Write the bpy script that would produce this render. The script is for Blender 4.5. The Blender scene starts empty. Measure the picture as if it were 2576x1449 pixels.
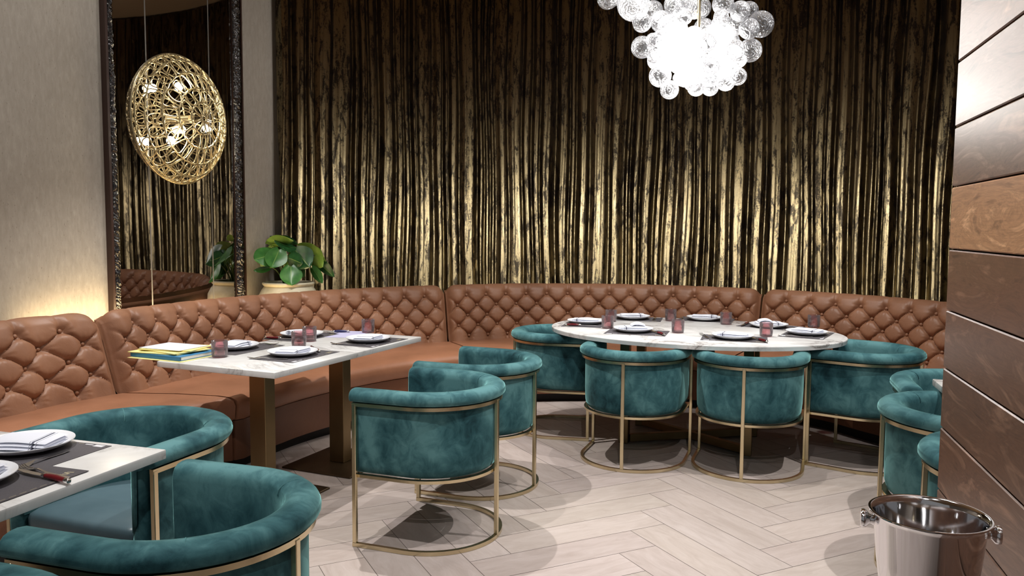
import bpy, bmesh, math, random
from mathutils import Vector, Matrix, Quaternion
PI = math.pi
scene = bpy.context.scene
COL = scene.collection
random.seed(7)

# ------------------------------------------------------------------ colour
def lin(r, g, b):
    def c(v):
        v /= 255.0
        return v / 12.92 if v <= 0.04045 else ((v + 0.055) / 1.055) ** 2.4
    return (c(r), c(g), c(b), 1.0)

# ------------------------------------------------------------------ material helpers
class NT:
    def __init__(s, name):
        m = bpy.data.materials.new(name)
        m.use_nodes = True
        s.m = m
        s.nt = m.node_tree
        s.nt.nodes.clear()
        s.out = s.nt.nodes.new('ShaderNodeOutputMaterial')
    def n(s, t, **kw):
        nd = s.nt.nodes.new(t)
        for k, v in kw.items():
            if k.startswith('i_'):
                nd.inputs[k[2:].replace('_', ' ')].default_value = v
            else:
                setattr(nd, k, v)
        return nd
    def l(s, a, b):
        s.nt.links.new(a, b)
    def ramp(s, fac, stops, interp='LINEAR'):
        r = s.n('ShaderNodeValToRGB')
        r.color_ramp.interpolation = interp
        e = r.color_ramp.elements
        while len(e) < len(stops):
            e.new(0.5)
        for el, (p, c) in zip(e, stops):
            el.position = p
            el.color = c if len(c) == 4 else (*c, 1)
        s.l(fac, r.inputs[0])
        return r.outputs[0]
    def mix(s, fac, a, b, mode='MIX'):
        mx = s.n('ShaderNodeMix', data_type='RGBA', blend_type=mode)
        for i, v in ((0, fac), (6, a), (7, b)):
            if hasattr(v, 'is_linked') or hasattr(v, 'links'):
                s.l(v, mx.inputs[i])
            else:
                mx.inputs[i].default_value = v
        return mx.outputs[2]
    def coords(s, kind='Object', scale=(1, 1, 1), rot=(0, 0, 0)):
        t = s.n('ShaderNodeTexCoord')
        mp = s.n('ShaderNodeMapping')
        mp.inputs['Scale'].default_value = scale
        mp.inputs['Rotation'].default_value = rot
        s.l(t.outputs[kind], mp.inputs[0])
        return mp.outputs[0]
    def noise(s, vec, scale=5, detail=4, rough=0.5, dist=0, dim='3D', w=None):
        t = s.n('ShaderNodeTexNoise', noise_dimensions=dim)
        t.inputs['Scale'].default_value = scale
        t.inputs['Detail'].default_value = detail
        t.inputs['Roughness'].default_value = rough
        t.inputs['Distortion'].default_value = dist
        if vec is not None:
            s.l(vec, t.inputs['Vector'])
        if w is not None:
            s.l(w, t.inputs['W'])
        return t.outputs['Fac']
    def bump(s, h, strength=0.3, dist=0.01):
        b = s.n('ShaderNodeBump')
        b.inputs['Strength'].default_value = strength
        b.inputs['Distance'].default_value = dist
        s.l(h, b.inputs['Height'])
        return b.outputs[0]
    def bsdf(s, **kw):
        p = s.n('ShaderNodeBsdfPrincipled')
        for k, v in kw.items():
            key = k.replace('_', ' ')
            if hasattr(v, 'links'):
                s.l(v, p.inputs[key])
            else:
                p.inputs[key].default_value = v
        s.l(p.outputs[0], s.out.inputs[0])
        return p

def simple(name, col, rough=0.5, metal=0.0, **kw):
    t = NT(name)
    t.bsdf(Base_Color=col, Roughness=rough, Metallic=metal, **kw)
    return t.m

M = {}
# brass: satin brushed
def mk_brass(name, c1, c2, rough=0.3):
    t = NT(name)
    v = t.coords('Object', (1, 1, 0.6))
    f = t.noise(v, 5, 2)
    col = t.ramp(f, [(0.3, c1), (0.7, c2)])
    t.bsdf(Base_Color=col, Metallic=1.0, Roughness=rough)
    return t.m
M['brass'] = mk_brass('brass', lin(200, 184, 148), lin(222, 208, 174), 0.26)
M['dark_brass'] = mk_brass('dark_brass', lin(124, 106, 76), lin(144, 124, 92), 0.42)
M['bronze'] = mk_brass('bronze_plate', lin(86, 72, 56), lin(100, 84, 66), 0.45)
M['steel'] = simple('polished_steel', lin(225, 225, 228), 0.08, 1.0)
M['cutlery'] = simple('cutlery_steel', lin(225, 222, 218), 0.18, 1.0)
M['plate'] = simple('white_china', lin(238, 240, 245), 0.18)
M['red_handle'] = simple('red_resin', lin(104, 26, 32), 0.2)
M['blue_handle'] = simple('blue_resin', lin(40, 44, 92), 0.2)
M['white_paper'] = simple('white_paper', lin(228, 232, 244), 0.6)
M['yellow_card'] = simple('yellow_card', lin(238, 226, 150), 0.6)
M['blue_card'] = simple('blue_card', lin(58, 128, 178), 0.4)
M['lilac_paper'] = simple('lilac_paper', lin(196, 194, 226), 0.6)
M['gold_ink'] = simple('gold_ink', lin(170, 160, 135), 0.5)
M['white_ink'] = simple('white_ink', lin(215, 215, 220), 0.6)
M['soil'] = simple('potting_soil', lin(38, 30, 24), 0.9)
M['black_rubber'] = simple('dark_plinth', lin(22, 17, 15), 0.7)
M['grout'] = simple('floor_joint', lin(96, 84, 76), 0.8)
M['ribbon'] = simple('black_ribbon', lin(24, 24, 30), 0.5)

def mk_velvet():
    t = NT('teal_velvet')
    oi = t.n('ShaderNodeObjectInfo')
    mul = t.n('ShaderNodeMath', operation='MULTIPLY')
    mul.inputs[1].default_value = 37.0
    t.l(oi.outputs['Random'], mul.inputs[0])
    v = t.coords('Object', (1, 1, 0.8))
    a = t.noise(v, 4.5, 2.0, 0.5, 0.6, '4D', mul.outputs[0])
    b = t.noise(v, 13, 5, 0.62, 1.6, '4D', mul.outputs[0])
    add = t.n('ShaderNodeMath', operation='MULTIPLY_ADD')
    add.inputs[1].default_value = 0.5
    t.l(b, add.inputs[0]); t.l(a, add.inputs[2])
    col = t.ramp(add.outputs[0], [(0.50, lin(15, 44, 51)), (0.62, lin(38, 76, 83)), (0.74, lin(59, 100, 106)), (0.88, lin(86, 130, 134))])
    fine = t.noise(v, 420, 2)
    nb = t.bump(fine, 0.12, 0.002)
    t.bsdf(Base_Color=col, Roughness=0.75, Sheen_Weight=1.0, Sheen_Roughness=0.3, Sheen_Tint=lin(160, 224, 222),
           Specular_IOR_Level=0.15, Normal=nb)
    return t.m
M['velvet'] = mk_velvet()

def mk_vinyl():
    t = NT('teal_grey_vinyl')
    v = t.coords('Object')
    f = t.noise(v, 6, 3)
    t.bsdf(Base_Color=t.ramp(f, [(0.3, lin(74, 96, 105)), (0.7, lin(88, 110, 119))]), Roughness=0.38,
           Normal=t.bump(t.noise(v, 160, 2), 0.08, 0.002))
    return t.m
M['vinyl'] = mk_vinyl()

def mk_leather(name, c1, c2, c3):
    t = NT(name)
    v = t.coords('Object')
    f = t.noise(v, 2.3, 5, 0.6, 0.4)
    col = t.ramp(f, [(0.3, c1), (0.55, c2), (0.78, c3)])
    vo = t.n('ShaderNodeTexVoronoi', feature='DISTANCE_TO_EDGE')
    vo.inputs['Scale'].default_value = 260
    t.l(v, vo.inputs['Vector'])
    wr = t.noise(v, 22, 5, 0.65, 1.2)
    h = t.n('ShaderNodeMath', operation='MULTIPLY_ADD')
    h.inputs[1].default_value = 0.25
    t.l(vo.outputs['Distance'], h.inputs[0]); t.l(wr, h.inputs[2])
    t.bsdf(Base_Color=col, Roughness=0.46, Specular_IOR_Level=0.4, Normal=t.bump(h.outputs[0], 0.22, 0.006))
    return t.m
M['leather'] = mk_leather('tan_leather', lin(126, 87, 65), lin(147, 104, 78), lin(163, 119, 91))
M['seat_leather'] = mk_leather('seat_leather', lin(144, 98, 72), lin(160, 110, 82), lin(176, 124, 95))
M['base_leather'] = mk_leather('base_leather', lin(100, 63, 44), lin(112, 72, 50), lin(124, 82, 58))  # same leather made darker: the shade below the seat is in the colour

def mk_marble():
    t = NT('white_marble')
    v = t.coords('Object', (1, 1, 1))
    n1 = t.noise(v, 1.6, 8, 0.62, 1.6)
    ab = t.n('ShaderNodeMath', operation='SUBTRACT'); ab.inputs[1].default_value = 0.5
    t.l(n1, ab.inputs[0])
    ab2 = t.n('ShaderNodeMath', operation='ABSOLUTE'); t.l(ab.outputs[0], ab2.inputs[0])
    vein = t.ramp(ab2.outputs[0], [(0.0, (1, 1, 1)), (0.014, (0.5, 0.5, 0.5)), (0.06, (0, 0, 0))])
    cl = t.noise(v, 3.5, 5, 0.6, 0.5)
    base = t.ramp(cl, [(0.3, lin(212, 211, 210)), (0.7, lin(234, 234, 234))])
    mk = t.noise(v, 2.0, 2)
    mk2 = t.ramp(mk, [(0.36, (0.1, 0.1, 0.1)), (0.55, (0.95, 0.95, 0.95))])
    mul = t.n('ShaderNodeMath', operation='MULTIPLY'); t.l(vein, mul.inputs[0]); t.l(mk2, mul.inputs[1])
    col = t.mix(mul.outputs[0], base, lin(112, 104, 100))
    t.bsdf(Base_Color=col, Roughness=0.27, Specular_IOR_Level=0.4)
    return t.m
M['marble'] = mk_marble()

def mk_wall():
    t = NT('fibrous_plaster')
    v = t.coords('Object', (1, 1, 1))
    vs = t.coords('Object', (1, 1, 0.34))
    a = t.noise(v, 1.1, 4, 0.6)
    b = t.noise(vs, 42, 5, 0.65, 0.3)
    c = t.noise(vs, 120, 3, 0.7, 0.2)
    col = t.ramp(b, [(0.3, lin(146, 139, 129)), (0.55, lin(157, 150, 140)), (0.75, lin(168, 161, 151))])
    col = t.mix(t.ramp(a, [(0.35, (0, 0, 0)), (0.7, (0.35, 0.35, 0.35))]), col, lin(130, 121, 110))
    col = t.mix(t.ramp(c, [(0.65, (0, 0, 0)), (0.72, (0.7, 0.7, 0.7))]), col, lin(78, 68, 58))
    t.bsdf(Base_Color=col, Roughness=0.72, Normal=t.bump(b, 0.25, 0.004))
    return t.m
M['wall'] = mk_wall()

def mk_curtain():
    t = NT('crushed_bronze_velvet')
    v = t.coords('Object', (1, 1, 0.22))
    a = t.noise(v, 26, 7, 0.72, 0.8)
    v2 = t.coords('Object', (1, 1, 0.5))
    b = t.noise(v2, 3.0, 4, 0.6)
    c = t.noise(t.coords('Object', (1, 1, 0.9)), 70, 4, 0.7, 0.6)
    s1 = t.n('ShaderNodeMath', operation='MULTIPLY_ADD'); s1.inputs[1].default_value = 0.3
    t.l(b, s1.inputs[0]); t.l(a, s1.inputs[2])
    s2 = t.n('ShaderNodeMath', operation='MULTIPLY_ADD'); s2.inputs[1].default_value = 0.35
    t.l(c, s2.inputs[0]); t.l(s1.outputs[0], s2.inputs[2])
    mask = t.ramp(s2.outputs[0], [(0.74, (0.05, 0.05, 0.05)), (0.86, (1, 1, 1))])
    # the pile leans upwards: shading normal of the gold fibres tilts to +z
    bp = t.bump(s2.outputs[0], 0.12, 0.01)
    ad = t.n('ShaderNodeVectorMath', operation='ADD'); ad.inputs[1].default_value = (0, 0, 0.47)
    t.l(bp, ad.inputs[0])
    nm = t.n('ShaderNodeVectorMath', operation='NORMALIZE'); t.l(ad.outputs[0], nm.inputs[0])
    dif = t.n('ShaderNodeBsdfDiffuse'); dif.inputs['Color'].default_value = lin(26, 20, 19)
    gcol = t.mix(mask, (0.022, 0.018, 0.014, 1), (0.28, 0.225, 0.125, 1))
    gl = t.n('ShaderNodeBsdfGlossy'); gl.inputs['Roughness'].default_value = 0.27
    t.l(gcol, gl.inputs['Color']); t.l(nm.outputs[0], gl.inputs['Normal'])
    m2 = t.n('ShaderNodeMixShader'); m2.inputs[0].default_value = 0.7
    t.l(dif.outputs[0], m2.inputs[1]); t.l(gl.outputs[0], m2.inputs[2])
    t.l(m2.outputs[0], t.out.inputs[0])
    return t.m
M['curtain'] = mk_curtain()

def mk_plank(name, stops, gscale, rough, uvscale, bump=0.05, coat=0.0, dist=1.1):
    t = NT(name)
    uv = t.n('ShaderNodeUVMap'); uv.uv_map = 'UVMap'
    mp = t.n('ShaderNodeMapping'); mp.inputs['Scale'].default_value = uvscale
    t.l(uv.outputs[0], mp.inputs[0])
    a = t.noise(mp.outputs[0], gscale, 6, 0.62, dist)
    mp2 = t.n('ShaderNodeMapping'); mp2.inputs['Scale'].default_value = (uvscale[0] * 2, uvscale[1] * 9, 1)
    t.l(uv.outputs[0], mp2.inputs[0])
    b = t.noise(mp2.outputs[0], gscale * 2, 4, 0.6, 0.3)
    col = t.ramp(a, stops)
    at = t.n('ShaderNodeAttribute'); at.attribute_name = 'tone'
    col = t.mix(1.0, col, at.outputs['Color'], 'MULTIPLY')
    col = t.mix(t.ramp(b, [(0.35, (0.22, 0.22, 0.22)), (0.6, (0, 0, 0))]), col, stops[0][1])
    t.bsdf(Base_Color=col, Roughness=rough, Normal=t.bump(b, bump, 0.002), Coat_Weight=coat, Coat_Roughness=0.25)
    return t.m
M['floor'] = mk_plank('pale_oak_plank', [(0.25, lin(172, 158, 151)), (0.5, lin(186, 173, 167)), (0.75, lin(196, 184, 179))], 2.2, 0.42, (2.2, 9, 1))
M['walnut'] = mk_plank('walnut_plank', [(0.28, lin(62, 43, 34)), (0.45, lin(104, 77, 62)), (0.52, lin(92, 67, 53)), (0.7, lin(138, 108, 90))], 1.7, 0.36, (1.5, 6, 1), 0.04, 0.0, 2.6)

def mk_matpaper():
    t = NT('slate_placemat')
    f = t.noise(t.coords('Object'), 300, 2)
    t.bsdf(Base_Color=t.ramp(f, [(0.3, lin(74, 71, 76)), (0.7, lin(84, 81, 86))]), Roughness=0.6)
    return t.m
M['placemat'] = mk_matpaper()

def mk_napkin():
    t = NT('white_napkin_with_grey_stripe')
    tc = t.n('ShaderNodeTexCoord'); sp = t.n('ShaderNodeSeparateXYZ')
    t.l(tc.outputs['Object'], sp.inputs[0])
    def band(c0, w):
        s_ = t.n('ShaderNodeMath', operation='SUBTRACT'); s_.inputs[1].default_value = c0; t.l(sp.outputs[0], s_.inputs[0])
        a_ = t.n('ShaderNodeMath', operation='ABSOLUTE'); t.l(s_.outputs[0], a_.inputs[0])
        l_ = t.n('ShaderNodeMath', operation='LESS_THAN'); l_.inputs[1].default_value = w; t.l(a_.outputs[0], l_.inputs[0])
        return l_.outputs[0]
    b1 = band(-0.055, 0.0035); b2 = band(-0.066, 0.0008); b3 = band(-0.046, 0.0008)
    m1 = t.n('ShaderNodeMath', operation='MAXIMUM'); t.l(b1, m1.inputs[0]); t.l(b2, m1.inputs[1])
    m2 = t.n('ShaderNodeMath', operation='MAXIMUM'); t.l(m1.outputs[0], m2.inputs[0]); t.l(b3, m2.inputs[1])
    col = t.mix(m2.outputs[0], lin(226, 229, 240), lin(84, 86, 104))
    t.bsdf(Base_Color=col, Roughness=0.8)
    return t.m
M['napkin'] = mk_napkin()

def mk_glass(name, tint, spec=0.35, milky=0.0, ripple=0.0, edge=0.5):
    t = NT(name)
    lw = t.n('ShaderNodeLayerWeight'); lw.inputs['Blend'].default_value = 0.35
    col = t.mix(lw.outputs['Facing'], tint, tuple(c * edge for c in tint[:3]) + (1,))
    tr = t.n('ShaderNodeBsdfTransparent'); t.l(col, tr.inputs[0])
    gl = t.n('ShaderNodeBsdfGlossy'); gl.inputs['Roughness'].default_value = 0.04
    fr = t.n('ShaderNodeFresnel'); fr.inputs['IOR'].default_value = 1.5
    if ripple:
        w = t.n('ShaderNodeTexWave', wave_type='RINGS', rings_direction='Z')
        w.inputs['Scale'].default_value = ripple
        w.inputs['Distortion'].default_value = 6.0
        w.inputs['Detail'].default_value = 1.0
        w.inputs['Detail Scale'].default_value = 2.0
        t.l(t.coords('Object'), w.inputs['Vector'])
        nb = t.bump(w.outputs['Fac'], 0.55, 0.012)
        t.l(nb, gl.inputs['Normal']); t.l(nb, fr.inputs['Normal'])
    ml = t.n('ShaderNodeMath', operation='MULTIPLY_ADD'); ml.inputs[1].default_value = 1.3; ml.inputs[2].default_value = spec * 0.1
    t.l(fr.outputs[0], ml.inputs[0])
    mx = t.n('ShaderNodeMixShader'); t.l(ml.outputs[0], mx.inputs[0]); t.l(tr.outputs[0], mx.inputs[1]); t.l(gl.outputs[0], mx.inputs[2])
    last = mx.outputs[0]
    if milky:
        d = t.n('ShaderNodeBsdfTranslucent'); d.inputs[0].default_value = (0.95, 0.96, 1, 1)
        d2 = t.n('ShaderNodeBsdfDiffuse'); d2.inputs[0].default_value = (0.95, 0.96, 1, 1)
        md = t.n('ShaderNodeMixShader'); t.l(d.outputs[0], md.inputs[1]); t.l(d2.outputs[0], md.inputs[2])
        m3 = t.n('ShaderNodeMixShader')
        fm = t.n('ShaderNodeMath', operation='MULTIPLY_ADD'); fm.inputs[1].default_value = milky * 2.2; fm.inputs[2].default_value = milky * 0.5
        t.l(lw.outputs['Facing'], fm.inputs[0])
        t.l(fm.outputs[0], m3.inputs[0]); t.l(last, m3.inputs[1]); t.l(md.outputs[0], m3.inputs[2])
        last = m3.outputs[0]
    t.l(last, t.out.inputs[0])
    return t.m
M['pink_glass'] = mk_glass('pink_tinted_glass', (0.94, 0.72, 0.73, 1), 0.3, 0.10, 0, 0.65)
M['pink_base'] = mk_glass('pink_glass_base', (0.62, 0.34, 0.36, 1), 0.3, 0.08, 0, 0.6)
M['globe_glass'] = mk_glass('rippled_clear_glass', (0.97, 0.97, 0.98, 1), 0.5, 0.09, 16.0, 0.6)

def emit(name, col, s):
    t = NT(name)
    e = t.n('ShaderNodeEmission'); e.inputs[0].default_value = col; e.inputs[1].default_value = s
    t.l(e.outputs[0], t.out.inputs[0])
    return t.m
M['lit_globe'] = emit('lit_frosted_glass', (1.0, 0.97, 0.93, 1), 18.0)
M['sconce_bulb'] = emit('sconce_bulb_glow', (1.0, 0.93, 0.78, 1), 60.0)

def mk_mirror():
    t = NT('smoked_mirror')
    gl = t.n('ShaderNodeBsdfGlossy'); gl.inputs[0].default_value = (0.36, 0.34, 0.33, 1); gl.inputs['Roughness'].default_value = 0.015
    t.l(gl.outputs[0], t.out.inputs[0])
    return t.m
M['mirror'] = mk_mirror()
M['seam'] = simple('mirror_bevel', lin(118, 115, 111), 0.4, 0.3)
def mk_carved():
    t = NT('carved_black_lacquer')
    v = t.coords('Object', (1, 1, 0.6))
    w = t.noise(v, 30, 2, 0.5, 2.2)
    t.bsdf(Base_Color=lin(16, 13, 14), Roughness=0.16, Specular_IOR_Level=0.9, Normal=t.bump(w, 0.5, 0.02))
    return t.m
M['carved'] = mk_carved()
M['frame_side'] = simple('dark_mahogany', lin(52, 34, 28), 0.4)
def mk_cage():
    t = NT('champagne_metal')
    f = t.noise(t.coords('Object'), 60, 3)
    t.bsdf(Base_Color=t.ramp(f, [(0.3, lin(160, 146, 112)), (0.7, lin(212, 198, 160))]), Metallic=0.85, Roughness=0.36)
    return t.m
M['cage'] = mk_cage()
def mk_pot():
    t = NT('cream_stoneware')
    f = t.noise(t.coords('Object'), 9, 6, 0.65)
    t.bsdf(Base_Color=t.ramp(f, [(0.3, lin(190, 180, 152)), (0.7, lin(218, 210, 186))]), Roughness=0.6,
           Normal=t.bump(t.noise(t.coords('Object'), 90, 3), 0.15, 0.003))
    return t.m
M['pot'] = mk_pot()
def mk_leaf(name, c1, c2):
    t = NT(name)
    uv = t.n('ShaderNodeUVMap'); uv.uv_map = 'UVMap'
    sp = t.n('ShaderNodeSeparateXYZ'); t.l(uv.outputs[0], sp.inputs[0])
    d = t.n('ShaderNodeMath', operation='SUBTRACT'); d.inputs[1].default_value = 0.5; t.l(sp.outputs[0], d.inputs[0])
    a = t.n('ShaderNodeMath', operation='ABSOLUTE'); t.l(d.outputs[0], a.inputs[0])
    rib = t.ramp(a.outputs[0], [(0.0, (1, 1, 1)), (0.03, (0, 0, 0))])
    f = t.noise(t.coords('Object'), 18, 3)
    col = t.ramp(f, [(0.3, c1), (0.7, c2)])
    col = t.mix(t.n('ShaderNodeValue').outputs[0], col, col) if False else t.mix(rib, col, lin(130, 165, 90))
    t.bsdf(Base_Color=col, Roughness=0.3, Subsurface_Weight=0.0, Specular_IOR_Level=0.5)
    return t.m
M['leaf_dark'] = mk_leaf('dark_leaf', lin(24, 66, 36), lin(44, 96, 50))
M['leaf_mid'] = mk_leaf('green_leaf', lin(48, 104, 48), lin(74, 132, 62))
M['leaf_light'] = mk_leaf('lime_leaf', lin(118, 160, 66), lin(154, 190, 92))
M['petiole'] = simple('petiole', lin(120, 140, 84), 0.5)
M['ceiling'] = simple('warm_ceiling', lin(150, 122, 88), 0.8)
M['ledge'] = simple('ledge_timber', lin(150, 108, 66), 0.6)
M['dark_void'] = simple('dark_backing', lin(30, 26, 24), 0.9)

# ------------------------------------------------------------------ mesh builder
class MB:
    def __init__(s):
        s.v = []; s.f = []; s.mi = []; s.uv = None; s.tone = None
    def add(s, vs, fs, mi=0):
        o = len(s.v)
        s.v += [tuple(p) for p in vs]
        s.f += [tuple(i + o for i in f) for f in fs]
        s.mi += [mi] * len(fs)
        return s
    def box(s, c, d, rz=0.0, bev=0.0, rot=None, seg=2, mi=0):
        bm = bmesh.new()
        bmesh.ops.create_cube(bm, size=1.0)
        bmesh.ops.scale(bm, vec=d, verts=bm.verts)
        if bev > 0:
            bmesh.ops.bevel(bm, geom=list(bm.edges), offset=bev, segments=seg, profile=0.5, affect='EDGES')
        R = rot if rot is not None else Matrix.Rotation(rz, 3, 'Z')
        bm.verts.index_update()
        vs = [R @ v.co + Vector(c) for v in bm.verts]
        fs = [[v.index for v in f.verts] for f in bm.faces]
        bm.free()
        return s.add(vs, fs, mi)
    def sweep(s, path, prof, closed=False, cap=True, mi=0):
        """prof points (outward, up) carried along a horizontal path; outward = left-normal reversed"""
        n = len(path); k = len(prof); vs = []
        for i, p in enumerate(path):
            if closed:
                a = path[i - 1]; b = path[(i + 1) % n]
                t1 = Vector((p[0] - a[0], p[1] - a[1])).normalized(); t2 = Vector((b[0] - p[0], b[1] - p[1])).normalized()
            else:
                t1 = Vector((p[0] - path[max(i - 1, 0)][0], p[1] - path[max(i - 1, 0)][1]))
                t2 = Vector((path[min(i + 1, n - 1)][0] - p[0], path[min(i + 1, n - 1)][1] - p[1]))
                if t1.length < 1e-9: t1 = t2.copy()
                if t2.length < 1e-9: t2 = t1.copy()
                t1.normalize(); t2.normalize()
            t = (t1 + t2).normalized()
            sc = 1.0 / max(0.3, t.dot(t1))
            nx, ny = -t.y * sc, t.x * sc
            for (o, z) in prof:
                vs.append((p[0] + nx * o, p[1] + ny * o, (p[2] if len(p) > 2 else 0) + z))
        fs = []
        for i in range(n if closed else n - 1):
            j = (i + 1) % n
            for m in range(k):
                m2 = (m + 1) % k
                fs.append((i * k + m, i * k + m2, j * k + m2, j * k + m))
        if cap and not closed:
            fs.append(tuple(range(k - 1, -1, -1)))
            fs.append(tuple((n - 1) * k + m for m in range(k)))
        return s.add(vs, fs, mi)
    def tube(s, path, r, n=8, flat=1.0, cap=True, closed=False, mi=0):
        P = [Vector(p) for p in path]; N = len(P)
        rad = r if isinstance(r, (list, tuple)) else [r] * N
        up = Vector((0, 0, 1)); vs = []; prev = None
        for i, p in enumerate(P):
            if closed: t = P[(i + 1) % N] - P[i - 1]
            else: t = P[min(i + 1, N - 1)] - P[max(i - 1, 0)]
            t = t.normalized() if t.length > 1e-9 else Vector((0, 0, 1))
            if prev is None:
                a = t.cross(up)
                if a.length < 1e-3: a = t.cross(Vector((1, 0, 0)))
                a.normalize()
            else:
                a = prev - t * prev.dot(t)
                a.normalize()
            prev = a; b = a.cross(t)
            for q in range(n):
                th = 2 * PI * q / n
                vs.append(p + a * (rad[i] * math.cos(th)) + b * (rad[i] * flat * math.sin(th)))
        fs = []
        for i in range(N if closed else N - 1):
            j = (i + 1) % N
            for q in range(n):
                q2 = (q + 1) % n
                fs.append((i * n + q, i * n + q2, j * n + q2, j * n + q))
        if cap and not closed:
            fs.append(tuple(range(n - 1, -1, -1))); fs.append(tuple((N - 1) * n + q for q in range(n)))
        return s.add(vs, fs, mi)
    def lathe(s, prof, n=32, c=(0, 0, 0), axis=None, mi=0):
        """prof (r, z); r==0 closes to a pole"""
        R = axis if axis is not None else Matrix.Identity(3)
        vs = []; rings = []
        for (r, z) in prof:
            if r < 1e-6:
                rings.append([len(vs)]); vs.append(R @ Vector((0, 0, z)) + Vector(c))
            else:
                rings.append(list(range(len(vs), len(vs) + n)))
                for q in range(n):
                    th = 2 * PI * q / n
                    vs.append(R @ Vector((r * math.cos(th), r * math.sin(th), z)) + Vector(c))
        fs = []
        for a, b in zip(rings[:-1], rings[1:]):
            if len(a) == 1 and len(b) == 1: continue
            for q in range(n):
                q2 = (q + 1) % n
                if len(a) == 1: fs.append((a[0], b[q2], b[q]))
                elif len(b) == 1: fs.append((a[q], a[q2], b[0]))
                else: fs.append((a[q], a[q2], b[q2], b[q]))
        return s.add(vs, fs, mi)
    def grid(s, fn, nu, nv, mi=0):
        vs = [fn(i / nu, j / nv) for i in range(nu + 1) for j in range(nv + 1)]
        fs = [(i * (nv + 1) + j, (i + 1) * (nv + 1) + j, (i + 1) * (nv + 1) + j + 1, i * (nv + 1) + j + 1) for i in range(nu) for j in range(nv)]
        return s.add(vs, fs, mi)
    def sphere(s, c, r, nu=16, nv=10, sz=1.0, mi=0):
        pr = [(r * math.sin(PI * i / nv), -r * sz * math.cos(PI * i / nv)) for i in range(nv + 1)]
        pr[0] = (0, pr[0][1]); pr[-1] = (0, pr[-1][1])
        return s.lathe(pr, nu, c, mi=mi)
    def mesh(s, name, mats, smooth=40, fixn=True):
        me = bpy.data.meshes.new(name)
        me.from_pydata(s.v, [], s.f)
        mats = mats if isinstance(mats, (list, tuple)) else [mats]
        for m in mats: me.materials.append(m)
        if len(mats) > 1: me.polygons.foreach_set('material_index', s.mi)
        if s.uv is not None:
            uvl = me.uv_layers.new(name='UVMap')
            flat = []
            for p in me.polygons:
                for q, li in enumerate(p.loop_indices): flat += list(s.uv[p.index][q])
            uvl.data.foreach_set('uv', flat)
        if s.tone is not None:
            ca = me.color_attributes.new('tone', 'FLOAT_COLOR', 'CORNER')
            flat = []
            for p in me.polygons:
                for _ in p.loop_indices: flat += list(s.tone[p.index]) + [1.0]
            ca.data.foreach_set('color', flat)
        if fixn:
            bm = bmesh.new(); bm.from_mesh(me)
            bmesh.ops.recalc_face_normals(bm, faces=bm.faces)
            bm.to_mesh(me); bm.free()
        if smooth:
            me.polygons.foreach_set('use_smooth', [True] * len(me.polygons))
            me.set_sharp_from_angle(angle=math.radians(smooth))
        me.update()
        return me
    def build(s, name, mats, parent=None, smooth=40, loc=None, rz=None, fixn=True):
        o = bpy.data.objects.new(name, s.mesh(name, mats, smooth, fixn))
        COL.objects.link(o)
        if parent is not None: o.parent = parent
        if loc is not None: o.location = loc
        if rz is not None: o.rotation_euler = (0, 0, rz)
        return o

def tag(o, label, cat, group=None):
    if label != 'x' and not 4 <= len(label.split()) <= 16: print('BADLABEL', len(label.split()), label)
    o['label'] = label; o['category'] = cat
    if group: o['group'] = group
    return o
def thing(name, label, cat, loc=(0, 0, 0), rz=0.0, group=None):
    o = bpy.data.objects.new(name, None); COL.objects.link(o)
    o.empty_display_size = 0.1
    o.location = loc; o.rotation_euler = (0, 0, rz)
    return tag(o, label, cat, group)
def struct(o):
    o['kind'] = 'structure'
    return o
KIDS = {}
def copy_tree(o, parent=None):
    c = o.copy(); COL.objects.link(c)
    if parent is not None: c.parent = parent
    for ch in o.children: copy_tree(ch, c)
    return c
def face_rz(F):            # local +y looks along F
    return math.atan2(F[1], F[0]) - PI / 2

# ------------------------------------------------------------------ camera (1.45 m above the floor, pitched slightly down)
CAM_H = 1.45
F_PX = 1990.0
pitch = math.atan(152 / F_PX); roll = 0.0073
cam = bpy.data.cameras.new('camera'); camo = bpy.data.objects.new('camera', cam); COL.objects.link(camo)
cam.sensor_fit = 'HORIZONTAL'; cam.sensor_width = 36.0; cam.lens = 36.0 * F_PX / 2576.0
cam.clip_start = 0.05; cam.clip_end = 60
cp, sp_ = math.cos(pitch), math.sin(pitch)
fw = Vector((0, cp, -sp_)); up0 = Vector((0, sp_, cp)); r0 = Vector((1, 0, 0))
rr = math.cos(roll) * r0 + math.sin(roll) * up0
uu = math.cos(roll) * up0 - math.sin(roll) * r0
mw = Matrix((rr, uu, -fw)).transposed().to_4x4()
mw.translation = (0, 0, CAM_H)
camo.matrix_world = mw
scene.camera = camo

# ------------------------------------------------------------------ room constants
CX, CY = 0.55, 4.20           # centre of the curved banquette
CEIL = 3.95
DEL = [(10, -0.08), (20, -0.08), (30, -0.06), (42, 0.0), (58, 0.03), (79, 0.09), (98, 0.07), (112, -0.02), (127, -0.06), (143, -0.10), (160, -0.10), (169, -0.07), (174, 0.06), (178, 0.17), (184, 0.27), (192, 0.36), (200, 0.42)]
def delta(deg):
    if deg <= DEL[0][0]: return DEL[0][1]
    for (a, va), (b, vb) in zip(DEL[:-1], DEL[1:]):
        if deg <= b:
            t = (deg - a) / (b - a); t = t * t * (3 - 2 * t)
            return va + (vb - va) * t
    return DEL[-1][1]
def polar(deg, R, z):
    R += delta(deg)
    a = math.radians(deg)
    return Vector((CX + R * math.cos(a), CY + R * math.sin(a), z))
WP = Vector((-2.85, 4.392, 0)); WT = Vector((0.3173, 0.9483, 0)).normalized(); WN = Vector((0.9483, -0.3173, 0)).normalized()
def wallp(t, z, off=0.0):
    p = WP + WT * t + WN * off
    return Vector((p.x, p.y, z))

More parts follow.
